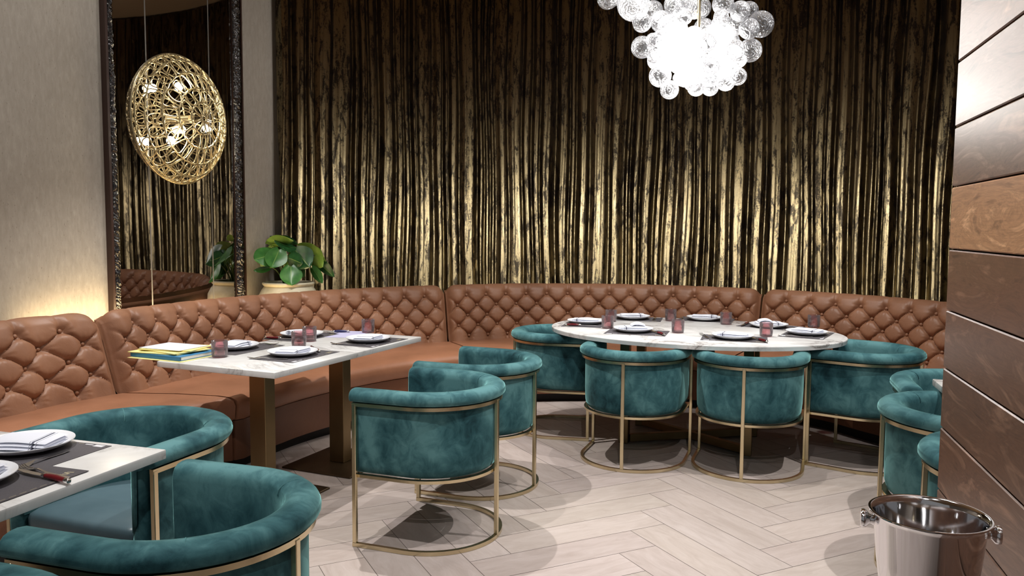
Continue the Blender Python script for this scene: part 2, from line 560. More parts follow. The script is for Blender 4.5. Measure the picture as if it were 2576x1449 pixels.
# ------------------------------------------------------------------ floor: herringbone planks
def floor():
    mb = MB(); mb.uv = []; mb.tone = []
    L, W, g = 0.84, 0.2, 0.0013
    th = math.radians(26.2); ca, sa = math.cos(th), math.sin(th)
    ox, oy = 0.67 - (L * ca - W * sa), 3.976 - (L * sa + W * ca)
    rnd = random.Random(3)
    def w(x, y): return (ox + x * ca - y * sa, oy + x * sa + y * ca)
    for i in range(-40, 41):
        for j in range(-12, 13):
            for kind in (0, 1):
                bx, by = i * W + j * L, i * W - j * L
                if kind == 0: x0, y0, x1, y1 = bx, by, bx + L, by + W
                else: x0, y0, x1, y1 = bx + L, by + W - L, bx + L + W, by + W
                cx_, cy_ = w((x0 + x1) / 2, (y0 + y1) / 2)
                if not (-4.2 < cx_ < 4.6 and -1.2 < cy_ < 8.3): continue
                q = [w(x0 + g, y0 + g), w(x1 - g, y0 + g), w(x1 - g, y1 - g), w(x0 + g, y1 - g)]
                mb.add([(a, b, 0.0) for a, b in q], [(0, 1, 2, 3)])
                u0, v0 = rnd.uniform(0, 20), rnd.uniform(0, 20)
                uv = [(u0, v0), (u0 + L, v0), (u0 + L, v0 + W), (u0, v0 + W)]
                if kind: uv = [(u0, v0), (u0, v0 + W), (u0 + L, v0 + W), (u0 + L, v0)]
                mb.uv.append(uv)
                t = rnd.uniform(0.92, 1.05); mb.tone.append((t, t * rnd.uniform(0.985, 1.01), t * rnd.uniform(0.97, 1.01)))
    mb.add([(-5, -2, -0.0015), (5.4, -2, -0.0015), (5.4, 9, -0.0015), (-5, 9, -0.0015)], [(0, 1, 2, 3)], 1)
    mb.uv.append([(0, 0)] * 4); mb.tone.append((1, 1, 1))
    struct(mb.build('floor', [M['floor'], M['grout']], None, 0, fixn=False))
floor()

mb = MB(); mb.box((0.2, 3.5, CEIL + 0.05), (10.4, 11, 0.1)); struct(mb.build('ceiling', M['ceiling'], None, 0))
# left wall: a slab standing behind the mirror, from beside the camera to the curtain
a0, a1 = wallp(-5.2, 0), wallp(2.66, 0)
mb = MB()
nb_ = WN * -0.12
mb.add([a0, a1, a1 + nb_, a0 + nb_] + [Vector((p.x, p.y, CEIL)) for p in (a0, a1, a1 + nb_, a0 + nb_)],
       [(0, 1, 5, 4), (1, 2, 6, 5), (2, 3, 7, 6), (3, 0, 4, 7), (4, 5, 6, 7), (3, 2, 1, 0)])
struct(mb.build('wall_left', M['wall'], None, 0))
# curved wall behind the curtain
mb = MB()
mb.sweep([(CX + 3.86 * math.cos(math.radians(d)), CY + 3.86 * math.sin(math.radians(d))) for d in range(-18, 140, 3)], [(0.0, 0.0), (0.0, CEIL), (-0.1, CEIL), (-0.1, 0.0)])
struct(mb.build('wall_back', M['dark_void'], None, 30))
# ledge behind the banquette
mb = MB()
degs = list(range(12, 134, 2))
vs = []; fs = []
for d in degs:
    a = math.radians(d); ri = 3.16 + delta(d); ro = 3.75
    vs += [(CX + ri * math.cos(a), CY + ri * math.sin(a), 0.58), (CX + ro * math.cos(a), CY + ro * math.sin(a), 0.58)]
for i in range(len(degs) - 1): fs.append((2 * i, 2 * i + 1, 2 * i + 3, 2 * i + 2))
lp = []
for d in range(132, 200, 2):
    zl = 0.58 if d < 152 else 0.80
    p = polar(d, 3.16, zl); t = (p - WP).dot(WT); lp.append((p, wallp(min(t, 2.64), zl)))
b = len(vs)
for p, q in lp: vs += [p, q]
for i in range(len(lp) - 1): fs.append((b + 2 * i, b + 2 * i + 1, b + 2 * i + 3, b + 2 * i + 2))
mb.add(vs, fs); struct(mb.build('trim_1', M['ledge'], None, 0))

# ------------------------------------------------------------------ walnut plank wall on the right
def wood_wall():
    E = Vector((1.236, 2.20, 0)); D = Vector((-0.282, -1.0, 0)).normalized(); Nn = Vector((-D.y, D.x, 0)) * -1.0
    if Nn.x > 0: Nn = -Nn            # faces the room (towards -x)
    length = 2.6
    seams = [0.035, 0.205, 0.376, 0.547, 0.718, 0.896, 1.066, 1.229, 1.399, 1.571, 1.734, 1.911, 2.085, 2.255, 2.425]
    tones = {}
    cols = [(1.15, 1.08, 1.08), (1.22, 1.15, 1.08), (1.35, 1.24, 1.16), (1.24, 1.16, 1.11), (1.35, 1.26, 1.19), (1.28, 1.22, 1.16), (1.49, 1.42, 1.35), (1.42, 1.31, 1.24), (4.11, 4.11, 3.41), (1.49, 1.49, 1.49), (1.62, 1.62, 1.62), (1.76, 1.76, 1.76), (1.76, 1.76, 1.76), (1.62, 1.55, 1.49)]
    mb = MB(); mb.uv = []; mb.tone = []
    rnd = random.Random(5)
    bv = 0.003
    for k in range(len(seams) - 1):
        z0, z1 = seams[k] + 0.002, seams[k + 1] - 0.002
        pr = [(0.0, z0), (0.02 - bv, z0), (0.02, z0 + bv), (0.02, z1 - bv), (0.02 - bv, z1), (0.0, z1)]
        vs = []
        for s_ in (0.0, length):
            base = E + D * s_
            for (o, z) in pr: vs.append(base + Nn * o + Vector((0, 0, z)))
        n0 = len(mb.f)
        fs = [(i, i + 1, 7 + i, 6 + i) for i in range(5)] + [(5, 4, 3, 2, 1, 0), (6, 7, 8, 9, 10, 11)]
        mb.add(vs, fs)
        u0, v0 = rnd.uniform(0, 9), rnd.uniform(0, 9)
        for f in fs:
            mb.uv.append([(u0 + (length if i >= 6 else 0), v0 + pr[i % 6][1]) for i in f])
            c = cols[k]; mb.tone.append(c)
    # backing core
    th = 0.13
    c0 = E; c1 = E + D * length
    vs = [c0, c1, c1 - Nn * th, c0 - Nn * th]
    vs = [Vector((p.x, p.y, 0.0)) for p in vs] + [Vector((p.x, p.y, CEIL)) for p in vs]
    fs = [(0, 1, 5, 4), (1, 2, 6, 5), (2, 3, 7, 6), (3, 0, 4, 7), (4, 5, 6, 7), (3, 2, 1, 0)]
    mb.add(vs, fs, 1)
    for f in fs: mb.uv.append([(0, 0)] * len(f)); mb.tone.append((1, 1, 1))
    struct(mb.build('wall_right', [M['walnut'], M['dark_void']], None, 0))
wood_wall()

# ------------------------------------------------------------------ curtain
def curtain():
    rnd = random.Random(11)
    R = 3.60; d0, d1 = 134.6, -8.0
    Ls = math.radians(d0 - d1) * R
    # a chain of folds, each with its own width, depth and lean
    folds = []; s = 0.0
    while s < Ls:
        w = rnd.choice((0.06, 0.08, 0.1, 0.12, 0.14, 0.17)) * rnd.uniform(0.85, 1.15)
        folds.append((s, w, rnd.uniform(0.022, 0.06), rnd.uniform(-0.7, 0.7), rnd.uniform(0.5, 1.0))); s += w
    nc = int(Ls / 0.0075); zs = [0.30 + (3.93 - 0.30) * i / 26 for i in range(27)]
    ph = [rnd.uniform(0, 6.28) for _ in range(6)]
    import bisect
    starts = [f[0] for f in folds]
    def disp(s, z):
        hz = (z - 0.3) / 3.6
        s2 = s + 0.014 * math.sin(1.3 * z + s * 2.1 + ph[0]) + 0.008 * math.sin(3.1 * z + s * 7 + ph[1])
        s2 = min(max(s2, 0), Ls - 1e-4)
        i = bisect.bisect_right(starts, s2) - 1
        f = folds[i]
        t = (s2 - f[0]) / f[1]
        t = min(max(t, 0), 1)
        k = t + f[3] * t * (1 - t)             # lean of the fold crest
        a = min(1.0, 1.35 * math.sin(PI * k)) if 0 < k < 1 else 0; a = a * (0.86 + 0.14 * math.sin(PI * k))
        pin = 1.0 - 0.55 * max(0, (hz - 0.9) / 0.1)
        sub = 0.0035 * math.sin(s2 * 62 + 2.0 * math.sin(z * 1.1 + ph[2])) * f[4] + 0.0012 * math.sin(s2 * 180 + 3 * math.sin(z * 1.1))
        return (f[2] * a + sub * a) * pin
    mb = MB(); vs = []; fs = []
    for i in range(nc + 1):
        s = Ls * i / nc; a = math.radians(d0) - s / R
        ca, sa = math.cos(a), math.sin(a)
        for z in zs:
            r = R + 0.03 - disp(s, z)
            vs.append((CX + r * ca, CY + r * sa, z))
    nz = len(zs)
    for i in range(nc):
        for j in range(nz - 1):
            fs.append((i * nz + j, (i + 1) * nz + j, (i + 1) * nz + j + 1, i * nz + j + 1))
    mb.add(vs, fs)
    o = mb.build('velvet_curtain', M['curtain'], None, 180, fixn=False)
    tag(o, 'dark bronze crushed velvet curtain hanging behind the curved tan banquette', 'curtain')
curtain()

# ------------------------------------------------------------------ banquette
ROW0, PITCH, SP = 0.842, 0.088, 0.196
def back_profile(t):
    """t 0..1 up the face then over the top roll and down the back: (R, z, tuft weight, nR, nz)"""
    pts = [(2.945, 0.43), (2.965, 0.50), (2.99, 0.60), (3.015, 0.70), (3.035, 0.78), (3.05, 0.835), (3.066, 0.872), (3.095, 0.897), (3.13, 0.902), (3.158, 0.885), (3.165, 0.84), (3.165, 0.60)]
    return pts
def banquette(idx, dA, dB, nb, label):
    mid = (dA + dB) / 2
    Rm = 3.03
    Ls = math.radians(abs(dA - dB)) * Rm
    root = thing('banquette', label, 'banquette', (0, 0, 0), 0, 'tufted tan leather banquette sections')
    pts = back_profile(0)
    # densify the profile with even spacing
    seg = [0.0]
    for a, b in zip(pts[:-1], pts[1:]): seg.append(seg[-1] + math.dist(a, b))
    front_len = seg[6]
    ts = [front_len * i / 62 for i in range(63)] + [front_len + (seg[9] - front_len) * i / 10 for i in range(1, 11)] + [seg[10], seg[11]]
    def prof(t):
        for i in range(len(seg) - 1):
            if t <= seg[i + 1] + 1e-9:
                k = (t - seg[i]) / (seg[i + 1] - seg[i]); a, b = pts[i], pts[i + 1]
                return (a[0] + (b[0] - a[0]) * k, a[1] + (b[1] - a[1]) * k, -(b[1] - a[1]), (b[0] - a[0]))
        return (pts[-1][0], pts[-1][1], 1, 0)
    # smooth normals of the profile
    PR = [prof(t) for t in ts]
    NR = []
    for i in range(len(PR)):
        a = PR[max(i - 2, 0)]; b = PR[min(i + 2, len(PR) - 1)]
        d = Vector((b[0] - a[0], b[1] - a[1])).normalized()
        NR.append((-d.y, d.x))
    ncol = max(8, int(Ls / 0.0078))
    sp = Ls / nb          # whole number of diamonds
    sgn = -1 if dB < dA else 1
    vs = []; fs = []
    for i in range(ncol + 1):
        s = Ls * i / ncol
        deg = dA + sgn * math.degrees(s / Rm)
        p = s / sp
        edge = min(s, Ls - s)
        ed = math.exp(-(edge / 0.022) ** 2)
        ew = 1 - math.exp(-(edge / 0.05) ** 2)
        for (pr, nr) in zip(PR, NR):
            z = pr[1]
            q = (ROW0 - z) / (2 * PITCH)
            fade = 1.0
            if pr[0] > 3.11: h = 0.0; depth = 0.0
            else:
                if q < 0:
                    pil = math.sin(PI * p) ** 2
                    fade = max(0.0, 1 + q / 0.36)
                elif q > 2.0:
                    pil = math.sin(PI * p) ** 2
                else: pil = abs(math.sin(PI * (p + q)) * math.sin(PI * (p - q)))
                pil = pil / (pil + 0.11) * 1.11
                # nearest button
                qq = min(max(round(q * 2), 0), 4) / 2.0
                best = 9
                for qc in (qq - 0.5, qq, qq + 0.5):
                    if qc < -0.01 or qc > 2.01: continue
                    off = 0.5 if round(qc * 2) % 2 else 0.0
                    pc = round(p - off) + off
                    if pc < 0.3 or pc > nb - 0.3: continue
                    dx = (p - pc) * sp; dz = (q - qc) * 2 * PITCH
                    d = math.hypot(dx, dz)
                    if d < best: best = d; bdx, bdz, bpc = dx, dz, pc + 3 * qc
                h = 0.036 * (1 - fade * (1 - pil))
                if best < 0.1:
                    h -= 0.018 * math.exp(-(best / 0.026) ** 2)
                    if best > 0.004:
                        h += 0.0026 * math.sin(11 * math.atan2(bdz, bdx) + 1.7 * bpc) * math.exp(-((best - 0.034) / 0.02) ** 2)
                h = h * ew
            h -= 0.03 * ed
            Rv = pr[0] + nr[0] * h; zv = z + nr[1] * h
            vs.append(polar(deg, Rv, zv))
    k = len(PR)
    for i in range(ncol):
        for j in range(k - 1):
            fs.append((i * k + j, (i + 1) * k + j, (i + 1) * k + j + 1, i * k + j + 1))
    fs.append(tuple(range(k))); fs.append(tuple(ncol * k + j for j in range(k)))
    mb = MB(); mb.add(vs, fs)
    back = mb.build('backrest', M['leather'], root, 60)
    # buttons
    bmsh = None
    for r in range(5):
        off = 0.5 if r % 2 else 0.0
        z = ROW0 - r * PITCH
        c = 0
        while True:
            pc = off + c; c += 1
            if pc > nb: break
            if pc < 0.3 or pc > nb - 0.3: continue
            deg = dA + sgn * math.degrees(pc * sp / Rm)
            # profile radius at z
            R = 2.945
            for a, b in zip(pts[:6], pts[1:7]):
                if a[1] <= z <= b[1]: R = a[0] + (b[0] - a[0]) * (z - a[1]) / (b[1] - a[1])
            pos = polar(deg, R + 0.004, z)
            if bmsh is None:
                bb = MB(); bb.lathe([(0.0, 0.0105), (0.007, 0.0095), (0.0122, 0.005), (0.014, 0.0), (0.0132, -0.004), (0, -0.006)], 12)
                bmsh = bb.mesh('button', M['leather'], 60)
            o = bpy.data.objects.new('button', bmsh); COL.objects.link(o); o.parent = back
            o.location = pos
            inward = Vector((CX - pos.x, CY - pos.y, 0.12 * 3)).normalized()
            o.rotation_euler = inward.to_track_quat('Z', 'Y').to_euler()
    # seat, base and plinth follow the same curve
    def ring(profile, name, mat, trim=0.0, sm=40):
        n = max(6, int(Ls / 0.06)); vs = []; fs = []; kk = len(profile)
        for i in range(n + 1):
            s = trim + (Ls - 2 * trim) * i / n
            deg = dA + sgn * math.degrees(s / Rm)
            for (R, z) in profile: vs.append(polar(deg, R, z))
        for i in range(n):
            for j in range(kk):
                j2 = (j + 1) % kk
                fs.append((i * kk + j, (i + 1) * kk + j, (i + 1) * kk + j2, i * kk + j2))
        fs.append(tuple(range(kk))); fs.append(tuple(n * kk + j for j in range(kk)))
        m = MB(); m.add(vs, fs); return m.build(name, mat, root, sm)
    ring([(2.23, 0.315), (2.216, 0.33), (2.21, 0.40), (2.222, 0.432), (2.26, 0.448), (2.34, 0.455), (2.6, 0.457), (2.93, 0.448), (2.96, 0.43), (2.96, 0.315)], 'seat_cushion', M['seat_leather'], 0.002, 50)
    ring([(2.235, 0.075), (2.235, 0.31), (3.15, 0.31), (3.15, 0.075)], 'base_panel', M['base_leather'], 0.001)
    ring([(2.30, 0.0), (2.30, 0.074), (3.1, 0.074), (3.1, 0.0)], 'plinth', M['black_rubber'], 0.001)
    return root
SECT = [(200.0, 170.9, 'tufted tan leather banquette section at the left edge under the plain grey wall'),
        (170.6, 112.2, 'tufted tan leather banquette section under the tall mirror, behind the paper stack'),
        (111.9, 58.7, 'tufted tan leather banquette section behind the oval table, longest middle run'),
        (58.4, 16.0, 'tufted tan leather banquette section running from the oval table to the walnut wall')]
for i, (a, b, l) in enumerate(SECT): banquette(i, a, b, (7, 16, 15, 11)[i], l)

# ------------------------------------------------------------------ barrel chairs
RL, FY = 0.322, 0.25
def upath(r, fy, n=28, ext=0.0):
    p = [(r, fy + ext), (r, fy * 0.66), (r, fy * 0.33)]
    for i in range(n + 1):
        a = -PI * i / n
        p.append((r * math.cos(a), r * math.sin(a)))
    p += [(-r, fy * 0.33), (-r, fy * 0.66), (-r, fy + ext)]
    return p
def usweep(mb, prof, r=RL, fy=FY, round_end=0.0):
    """outward positive away from the seat"""
    path = upath(r, fy)
    if round_end:
        c0 = sum(o for o, z in prof) / len(prof); cz = sum(z for o, z in prof) / len(prof)
        k = len(prof); vs = []; rows = []
        steps = [(1.0, 0.30), (0.92, 0.62), (0.72, 0.86), (0.38, 1.0)]
        full = []
        for (adv, sc) in steps: full.append((fy + round_end * adv, sc))
        pts = [('e', (r, y), sc, (0, -1)) for y, sc in [(fy + round_end, 0.45), (fy + round_end * 0.8, 0.75), (fy + round_end * 0.4, 0.94)]]
        allp = []
        for _, p, sc, t in pts: allp.append((p, sc))
        for p in path: allp.append((p, 1.0))
        for _, p, sc, t in reversed(pts): allp.append(((-p[0], p[1]), sc))
        n = len(allp)
        for i, (p, sc) in enumerate(allp):
            a = allp[max(i - 1, 0)][0]; b = allp[min(i + 1, n - 1)][0]
            t = Vector((b[0] - a[0], b[1] - a[1])).normalized()
            nx, ny = -t.y, t.x
            for (o, z) in prof:
                oo = c0 + (o - c0) * sc; zz = cz + (z - cz) * (sc if sc < 1 else 1)
                if sc < 1: zz = cz + (z - cz) * (1 - (1 - sc) * 0.35)
                vs.append((p[0] + nx * oo, p[1] + ny * oo, zz))
        fs = []
        for i in range(n - 1):
            for m in range(k):
                m2 = (m + 1) % k
                fs.append((i * k + m, i * k + m2, (i + 1) * k + m2, (i + 1) * k + m))
        fs.append(tuple(range(k - 1, -1, -1))); fs.append(tuple((n - 1) * k + m for m in range(k)))
        mb.add(vs, fs)
    else:
        mb.sweep(path, prof)
    return mb
def make_chair():
    root = thing('barrel_chair', 'x', 'chair')
    # floor ring, three legs, two rails
    mb = usweep(MB(), [(-0.009, 0.001), (0.009, 0.001), (0.009, 0.019), (-0.009, 0.019)]); mb.build('base_ring', M['brass'], root, 30)
    for (x, y, w, d) in ((RL, FY - 0.010, 0.018, 0.020), (-RL, FY - 0.010, 0.018, 0.020), (0, -RL - 0.001, 0.020, 0.018)):
        m = MB(); m.box((x, y, 0.019 + 0.319), (w, d, 0.638), 0, 0.002, seg=1); m.build('leg', M['brass'], root, 30)
    mb = usweep(MB(), [(-0.008, 0.647), (0.008, 0.647), (0.008, 0.663), (-0.008, 0.663)]); mb.build('top_rail', M['brass'], root, 30)
    mb = usweep(MB(), [(-0.034, 0.318), (-0.0095, 0.318), (-0.0095, 0.332), (-0.034, 0.332)]); mb.build('lower_rail', M['brass'], root, 30)
    # upholstered shell
    pr = [(-0.075, 0.336), (-0.04, 0.334), (-0.026, 0.345), (-0.017, 0.375), (-0.014, 0.45), (-0.0135, 0.60), (-0.0135, 0.672), (-0.03, 0.69), (-0.07, 0.69), (-0.078, 0.62), (-0.08, 0.5), (-0.078, 0.40)]
    usweep(MB(), pr, round_end=0.012).build('backrest', M['velvet'], root, 60)
    roll = [(-0.016, 0.666), (0.004, 0.667), (0.016, 0.672), (0.0215, 0.682), (0.022, 0.694), (0.017, 0.707), (0.005, 0.718), (-0.012, 0.7235), (-0.035, 0.7245), (-0.055, 0.721), (-0.071, 0.712), (-0.079, 0.698), (-0.0825, 0.678), (-0.0828, 0.60), (-0.0825, 0.44), (-0.068, 0.44), (-0.06, 0.655), (-0.03, 0.660)]
    usweep(MB(), roll, round_end=0.016).build('padded_rim', M['velvet'], root, 70)
    # two stitched seams across the rim
    for sg in (-1, 1):
        a = math.radians(-90 + sg * 52); pth = []
        for i in range(11):
            th = math.radians(-25 + 230 * i / 10); o = -0.031 + 0.0525 * math.cos(th); z = 0.693 + 0.0315 * math.sin(th)
            pth.append(((RL + o) * math.cos(a), (RL + o) * math.sin(a), z))
        m = MB(); m.tube(pth, 0.0016, 5); m.build('seam', M['velvet'], root, 60)
    # seat cushion
    def outline(r, fy, n=22):
        pts = [(r * math.cos(PI + PI * i / n), r * math.sin(PI + PI * i / n)) for i in range(n + 1)]
        c = 0.035
        pts += [(r, fy - c), (r - c * 0.3, fy - c * 0.3), (r - c, fy), (-(r - c), fy), (-(r - c * 0.3), fy - c * 0.3), (-r, fy - c)]
        return pts
    def stack(levels, name, mat):
        vs = []; fs = []
        for (ins, z) in levels: vs += [(x, y, z) for x, y in outline(0.243 - ins, FY + 0.004 - ins)]
        n = len(outline(0.2, 0.2))
        for l in range(len(levels) - 1):
            for q in range(n):
                q2 = (q + 1) % n
                fs.append((l * n + q, l * n + q2, (l + 1) * n + q2, (l + 1) * n + q))
        fs.append(tuple(range(n - 1, -1, -1))); fs.append(tuple((len(levels) - 1) * n + q for q in range(n)))
        m = MB(); m.add(vs, fs); return m.build(name, mat, root, 50)
    stack([(0.006, 0.362), (0.0, 0.37), (0.0, 0.43), (0.004, 0.444), (0.016, 0.453), (0.05, 0.459), (0.11, 0.462)], 'seat', M['vinyl'])
    stack([(0.004, 0.334), (0.0, 0.337), (0.0, 0.361)], 'seat_frame', M['velvet'])
    return root
CH = make_chair()
G_CH = 'teal velvet barrel chairs with brass frames'
chairs = [
    ((-1.38, 2.84), (-0.33, -0.945), 'teal velvet barrel chair at the cropped marble table head, blue-grey seat showing'),
    ((-0.855, 2.05), (-0.955, 0.29), 'large teal velvet barrel chair at the cropped marble table side, back rim towards us'),
    ((-1.125, 1.33), (-0.955, 0.29), 'teal velvet barrel chair showing only a rim corner at the bottom left edge'),
    ((-0.37, 3.72), (-0.942, 0.336), 'teal velvet barrel chair, nearer of two by the table with papers'),
    ((-0.17, 4.435), (-0.93, 0.367), 'teal velvet barrel chair half hidden behind another by the table with papers'),
    ((0.34, 5.665), (0.985, -0.17), 'teal velvet barrel chair at the left end of the oval marble table'),
    ((0.774, 4.925), (0.35, 0.937), 'teal velvet barrel chair, left of two with backs to us along oval table'),
    ((1.445, 4.753), (0.37, 0.929), 'teal velvet barrel chair, right of two with backs to us along oval table'),
    ((2.213, 4.906), (-0.798, 0.603), 'teal velvet barrel chair at the right end of the oval marble table'),
    ((2.235, 3.83), (-0.28, -0.96), 'teal velvet barrel chair behind the white table corner beside the walnut wall'),
    ((1.905, 3.25), (0.95, -0.31), 'teal velvet barrel chair behind ice bucket, middle of three beside the walnut wall'),
    ((1.73, 2.565), (0.958, -0.285), 'teal velvet barrel chair sliver above ice bucket, mostly hidden by the walnut wall'),
]
for i, (c, F, lab) in enumerate(chairs):
    o = CH if i == 0 else copy_tree(CH)
    o.location = (c[0], c[1], 0.0); o.rotation_euler = (0, 0, face_rz(F))
    tag(o, lab, 'chair', G_CH)

# ------------------------------------------------------------------ tables
TZ = 0.76; TT = 0.03
def rect_table(c, axis, label, lx=0.748, ly=0.688, group='rectangular marble tables'):
    """local y along axis; pedestal column on a square plate"""
    t = thing('marble_table', label, 'table', (c[0], c[1], 0), face_rz(axis), group)
    m = MB(); m.box((0, 0, TZ - TT / 2), (lx, ly, TT), 0, 0.004); m.build('tabletop', M['marble'], t, 30)
    m = MB(); m.box((0, 0, TZ - TT - 0.006), (0.36, 0.36, 0.012), 0, 0.002, seg=1); m.build('mounting_plate', M['bronze'], t, 30)
    m = MB(); m.box((0, 0, 0.012 + (TZ - TT - 0.024) / 2), (0.105, 0.08, TZ - TT - 0.024), 0, 0.003, seg=1); m.build('column', M['dark_brass'], t, 30)
    m = MB(); m.box((0, 0, 0.0065), (0.49, 0.50, 0.011), 0, 0.002, seg=1); m.build('base_plate', M['bronze'], t, 30)
    return t
AX = (0.397, 0.918); PR_ = (-0.918, 0.397)
P1 = (-1.116, 3.681)
def onrt(a, p): return (P1[0] + AX[0] * a + PR_[0] * p, P1[1] + AX[1] * a + PR_[1] * p)
rect_table(onrt(0.3445, 0.374), AX, 'white marble table with the paper stack on it, brass column base')
rect_table(onrt(1.0345, 0.374), AX, 'white marble table pushed against the papers table, on its far side')
AF = (0.30, 0.954); PF = (-0.954, 0.30)
def onfl(a, p): return (-1.062 - AF[0] * a + PF[0] * p, 2.397 - AF[1] * a + PF[1] * p)
rect_table(onfl(0.345, 0.375), AF, 'white marble table cut off by the left edge, set with two placemats')
AR = (0.285, 0.958); 
def onr(a, p): return (1.965 - AR[0] * a + 0.958 * p, 3.652 - AR[1] * a - 0.285 * p)
rect_table(onr(0.345, 0.375), AR, 'white marble table corner peeping out beside the walnut wall')

OC = (1.237, 5.385); OM = Vector((0.933, -0.36)); 
t = thing('oval_table', 'large oval marble table on brass legs in front of the curved banquette', 'table', (OC[0], OC[1], 0), math.atan2(OM.y, OM.x))
vs = []; fs = []; n = 96
A_, B_ = 0.985, 0.71
lv = [(0.0, TZ - TT), (0.0, TZ - 0.006), (-0.002, TZ - 0.002), (-0.006, TZ)]
lv[0] = (-0.003, TZ - TT)
for (ins, z) in lv: vs += [((A_ + ins) * math.cos(2 * PI * i / n), (B_ + ins) * math.sin(2 * PI * i / n), z) for i in range(n)]
for l in range(3):
    for q in range(n): fs.append((l * n + q, l * n + (q + 1) % n, (l + 1) * n + (q + 1) % n, (l + 1) * n + q))
fs.append(tuple(range(n - 1, -1, -1))); fs.append(tuple(3 * n + q for q in range(n)))
m = MB(); m.add(vs, fs); m.build('tabletop', M['marble'], t, 30)
for sx in (-1, 1):
    for sy in (-1, 1):
        m = MB(); m.box((sx * 0.40, sy * 0.26, (TZ - TT) / 2), (0.062, 0.062, TZ - TT - 0.002), 0, 0.002, seg=1); m.build('leg', M['dark_brass'], t, 30)
ang = math.atan2(0.26, 0.40); ln = 2 * math.hypot(0.40, 0.26) - 0.07
for k, sg in enumerate((1, -1)):
    m = MB(); m.box((0, 0, 0.032 + 0.0005 * k), (ln, 0.04, 0.05), sg * ang, 0.002, seg=1); m.build('stretcher', M['dark_brass'], t, 30)
for sx in (-1, 1):
    m = MB(); m.box((sx * 0.40, 0, TZ - TT - 0.02), (0.05, 0.46, 0.036), 0, 0.002, seg=1); m.build('top_bar', M['dark_brass'], t, 30)

# ------------------------------------------------------------------ table-setting prototypes
def make_placemat():
    m = MB(); m.box((0, 0, 0.0008), (0.40, 0.28, 0.0014)); o = m.build('placemat', M['placemat'], None, 0)
    pr = MB()
    pr.box((-0.165, -0.125, 0.0017), (0.035, 0.018, 0.0004)); pr.box((-0.125, -0.128, 0.0017), (0.03, 0.006, 0.0004))
    pr.build('printed_note', M['white_ink'], o, 0)
    gp = MB()
    for k in range(5): gp.box((0.135 + 0.009 * k, -0.105 + 0.003 * (k % 2), 0.0017), (0.0055, 0.024 - 0.004 * (k % 3), 0.0004), 0.25 * (-1) ** k)
    gp.build('printed_lettering', M['gold_ink'], o, 0)
    gp = MB()
    for k in range(8): gp.box((-0.09 + 0.03 * k, -0.131, 0.0017), (0.02, 0.0018, 0.0004))
    gp.build('printed_border', M['gold_ink'], o, 0)
    gp = MB()
    for k in range(4): gp.box((-0.165 + 0.009 * k, 0.115, 0.0017), (0.0055, 0.022, 0.0004), -0.25 * (-1) ** k)
    gp.build('printed_lettering', M['gold_ink'], o, 0)
    return o
def make_plate():
    m = MB(); m.lathe([(0.0, 0.006), (0.06, 0.006), (0.085, 0.008), (0.112, 0.017), (0.1285, 0.0255), (0.132, 0.0265), (0.1325, 0.0245), (0.118, 0.014), (0.09, 0.004), (0.07, 0.0015), (0.068, 0.0), (0.062, 0.0), (0.06, 0.003), (0, 0.003)], 48)
    return m.build('plate', M['plate'], None, 60)
def make_napkin(kind=0):
    m = MB(); lx, ly = 0.19, 0.125
    def layer(z0, th, sx, sy, ox, oy, bow):
        def fn(u, v, k):
            x = (u - 0.5) * lx * sx + ox; y = (v - 0.5) * ly * sy + oy
            e = min(min(u, 1 - u) / 0.05, min(v, 1 - v) / 0.075, 1.0)
            h = math.sqrt(max(0.0, 1 - (1 - e) ** 2))
            z = z0 + bow * (1 - ((u - 0.5) * 2) ** 2) + 0.0012 * math.sin(7 * u + 4 * v)
            return (x, y, z + th * (0.5 + 0.5 * h if k else 0.5 - 0.5 * h))
        m.grid(lambda u, v: fn(u, v, 1), 24, 16); m.grid(lambda u, v: fn(u, v, 0), 24, 16)
    layer(0.0, 0.009, 1.0, 1.0, 0.0, 0.0, 0.0)
    layer(0.009, 0.009, 0.985, 0.96, -0.001, -0.002, 0.001)
    layer(0.018, 0.008, 0.975, 0.92, -0.002, -0.004, 0.003)
    if kind == 1: layer(0.026, 0.012, 0.5, 0.6, 0.03, 0.01, 0.014)
    return m.build('folded_napkin', M['napkin'], None, 50)
def make_glass():
    o = thing('tumbler', 'x', 'glass')
    m = MB(); m.lathe([(0.040, 0.012), (0.0415, 0.03), (0.042, 0.086), (0.0415, 0.0875), (0.0398, 0.086), (0.0393, 0.03), (0.038, 0.013)], 36)
    m.build('glass_wall', M['pink_glass'], o, 60)
    m = MB(); m.lathe([(0.0, 0.0005), (0.034, 0.0005), (0.039, 0.004), (0.040, 0.012), (0.036, 0.0135), (0.0, 0.0125)], 36)
    m.build('glass_base', M['pink_base'], o, 60)
    return o
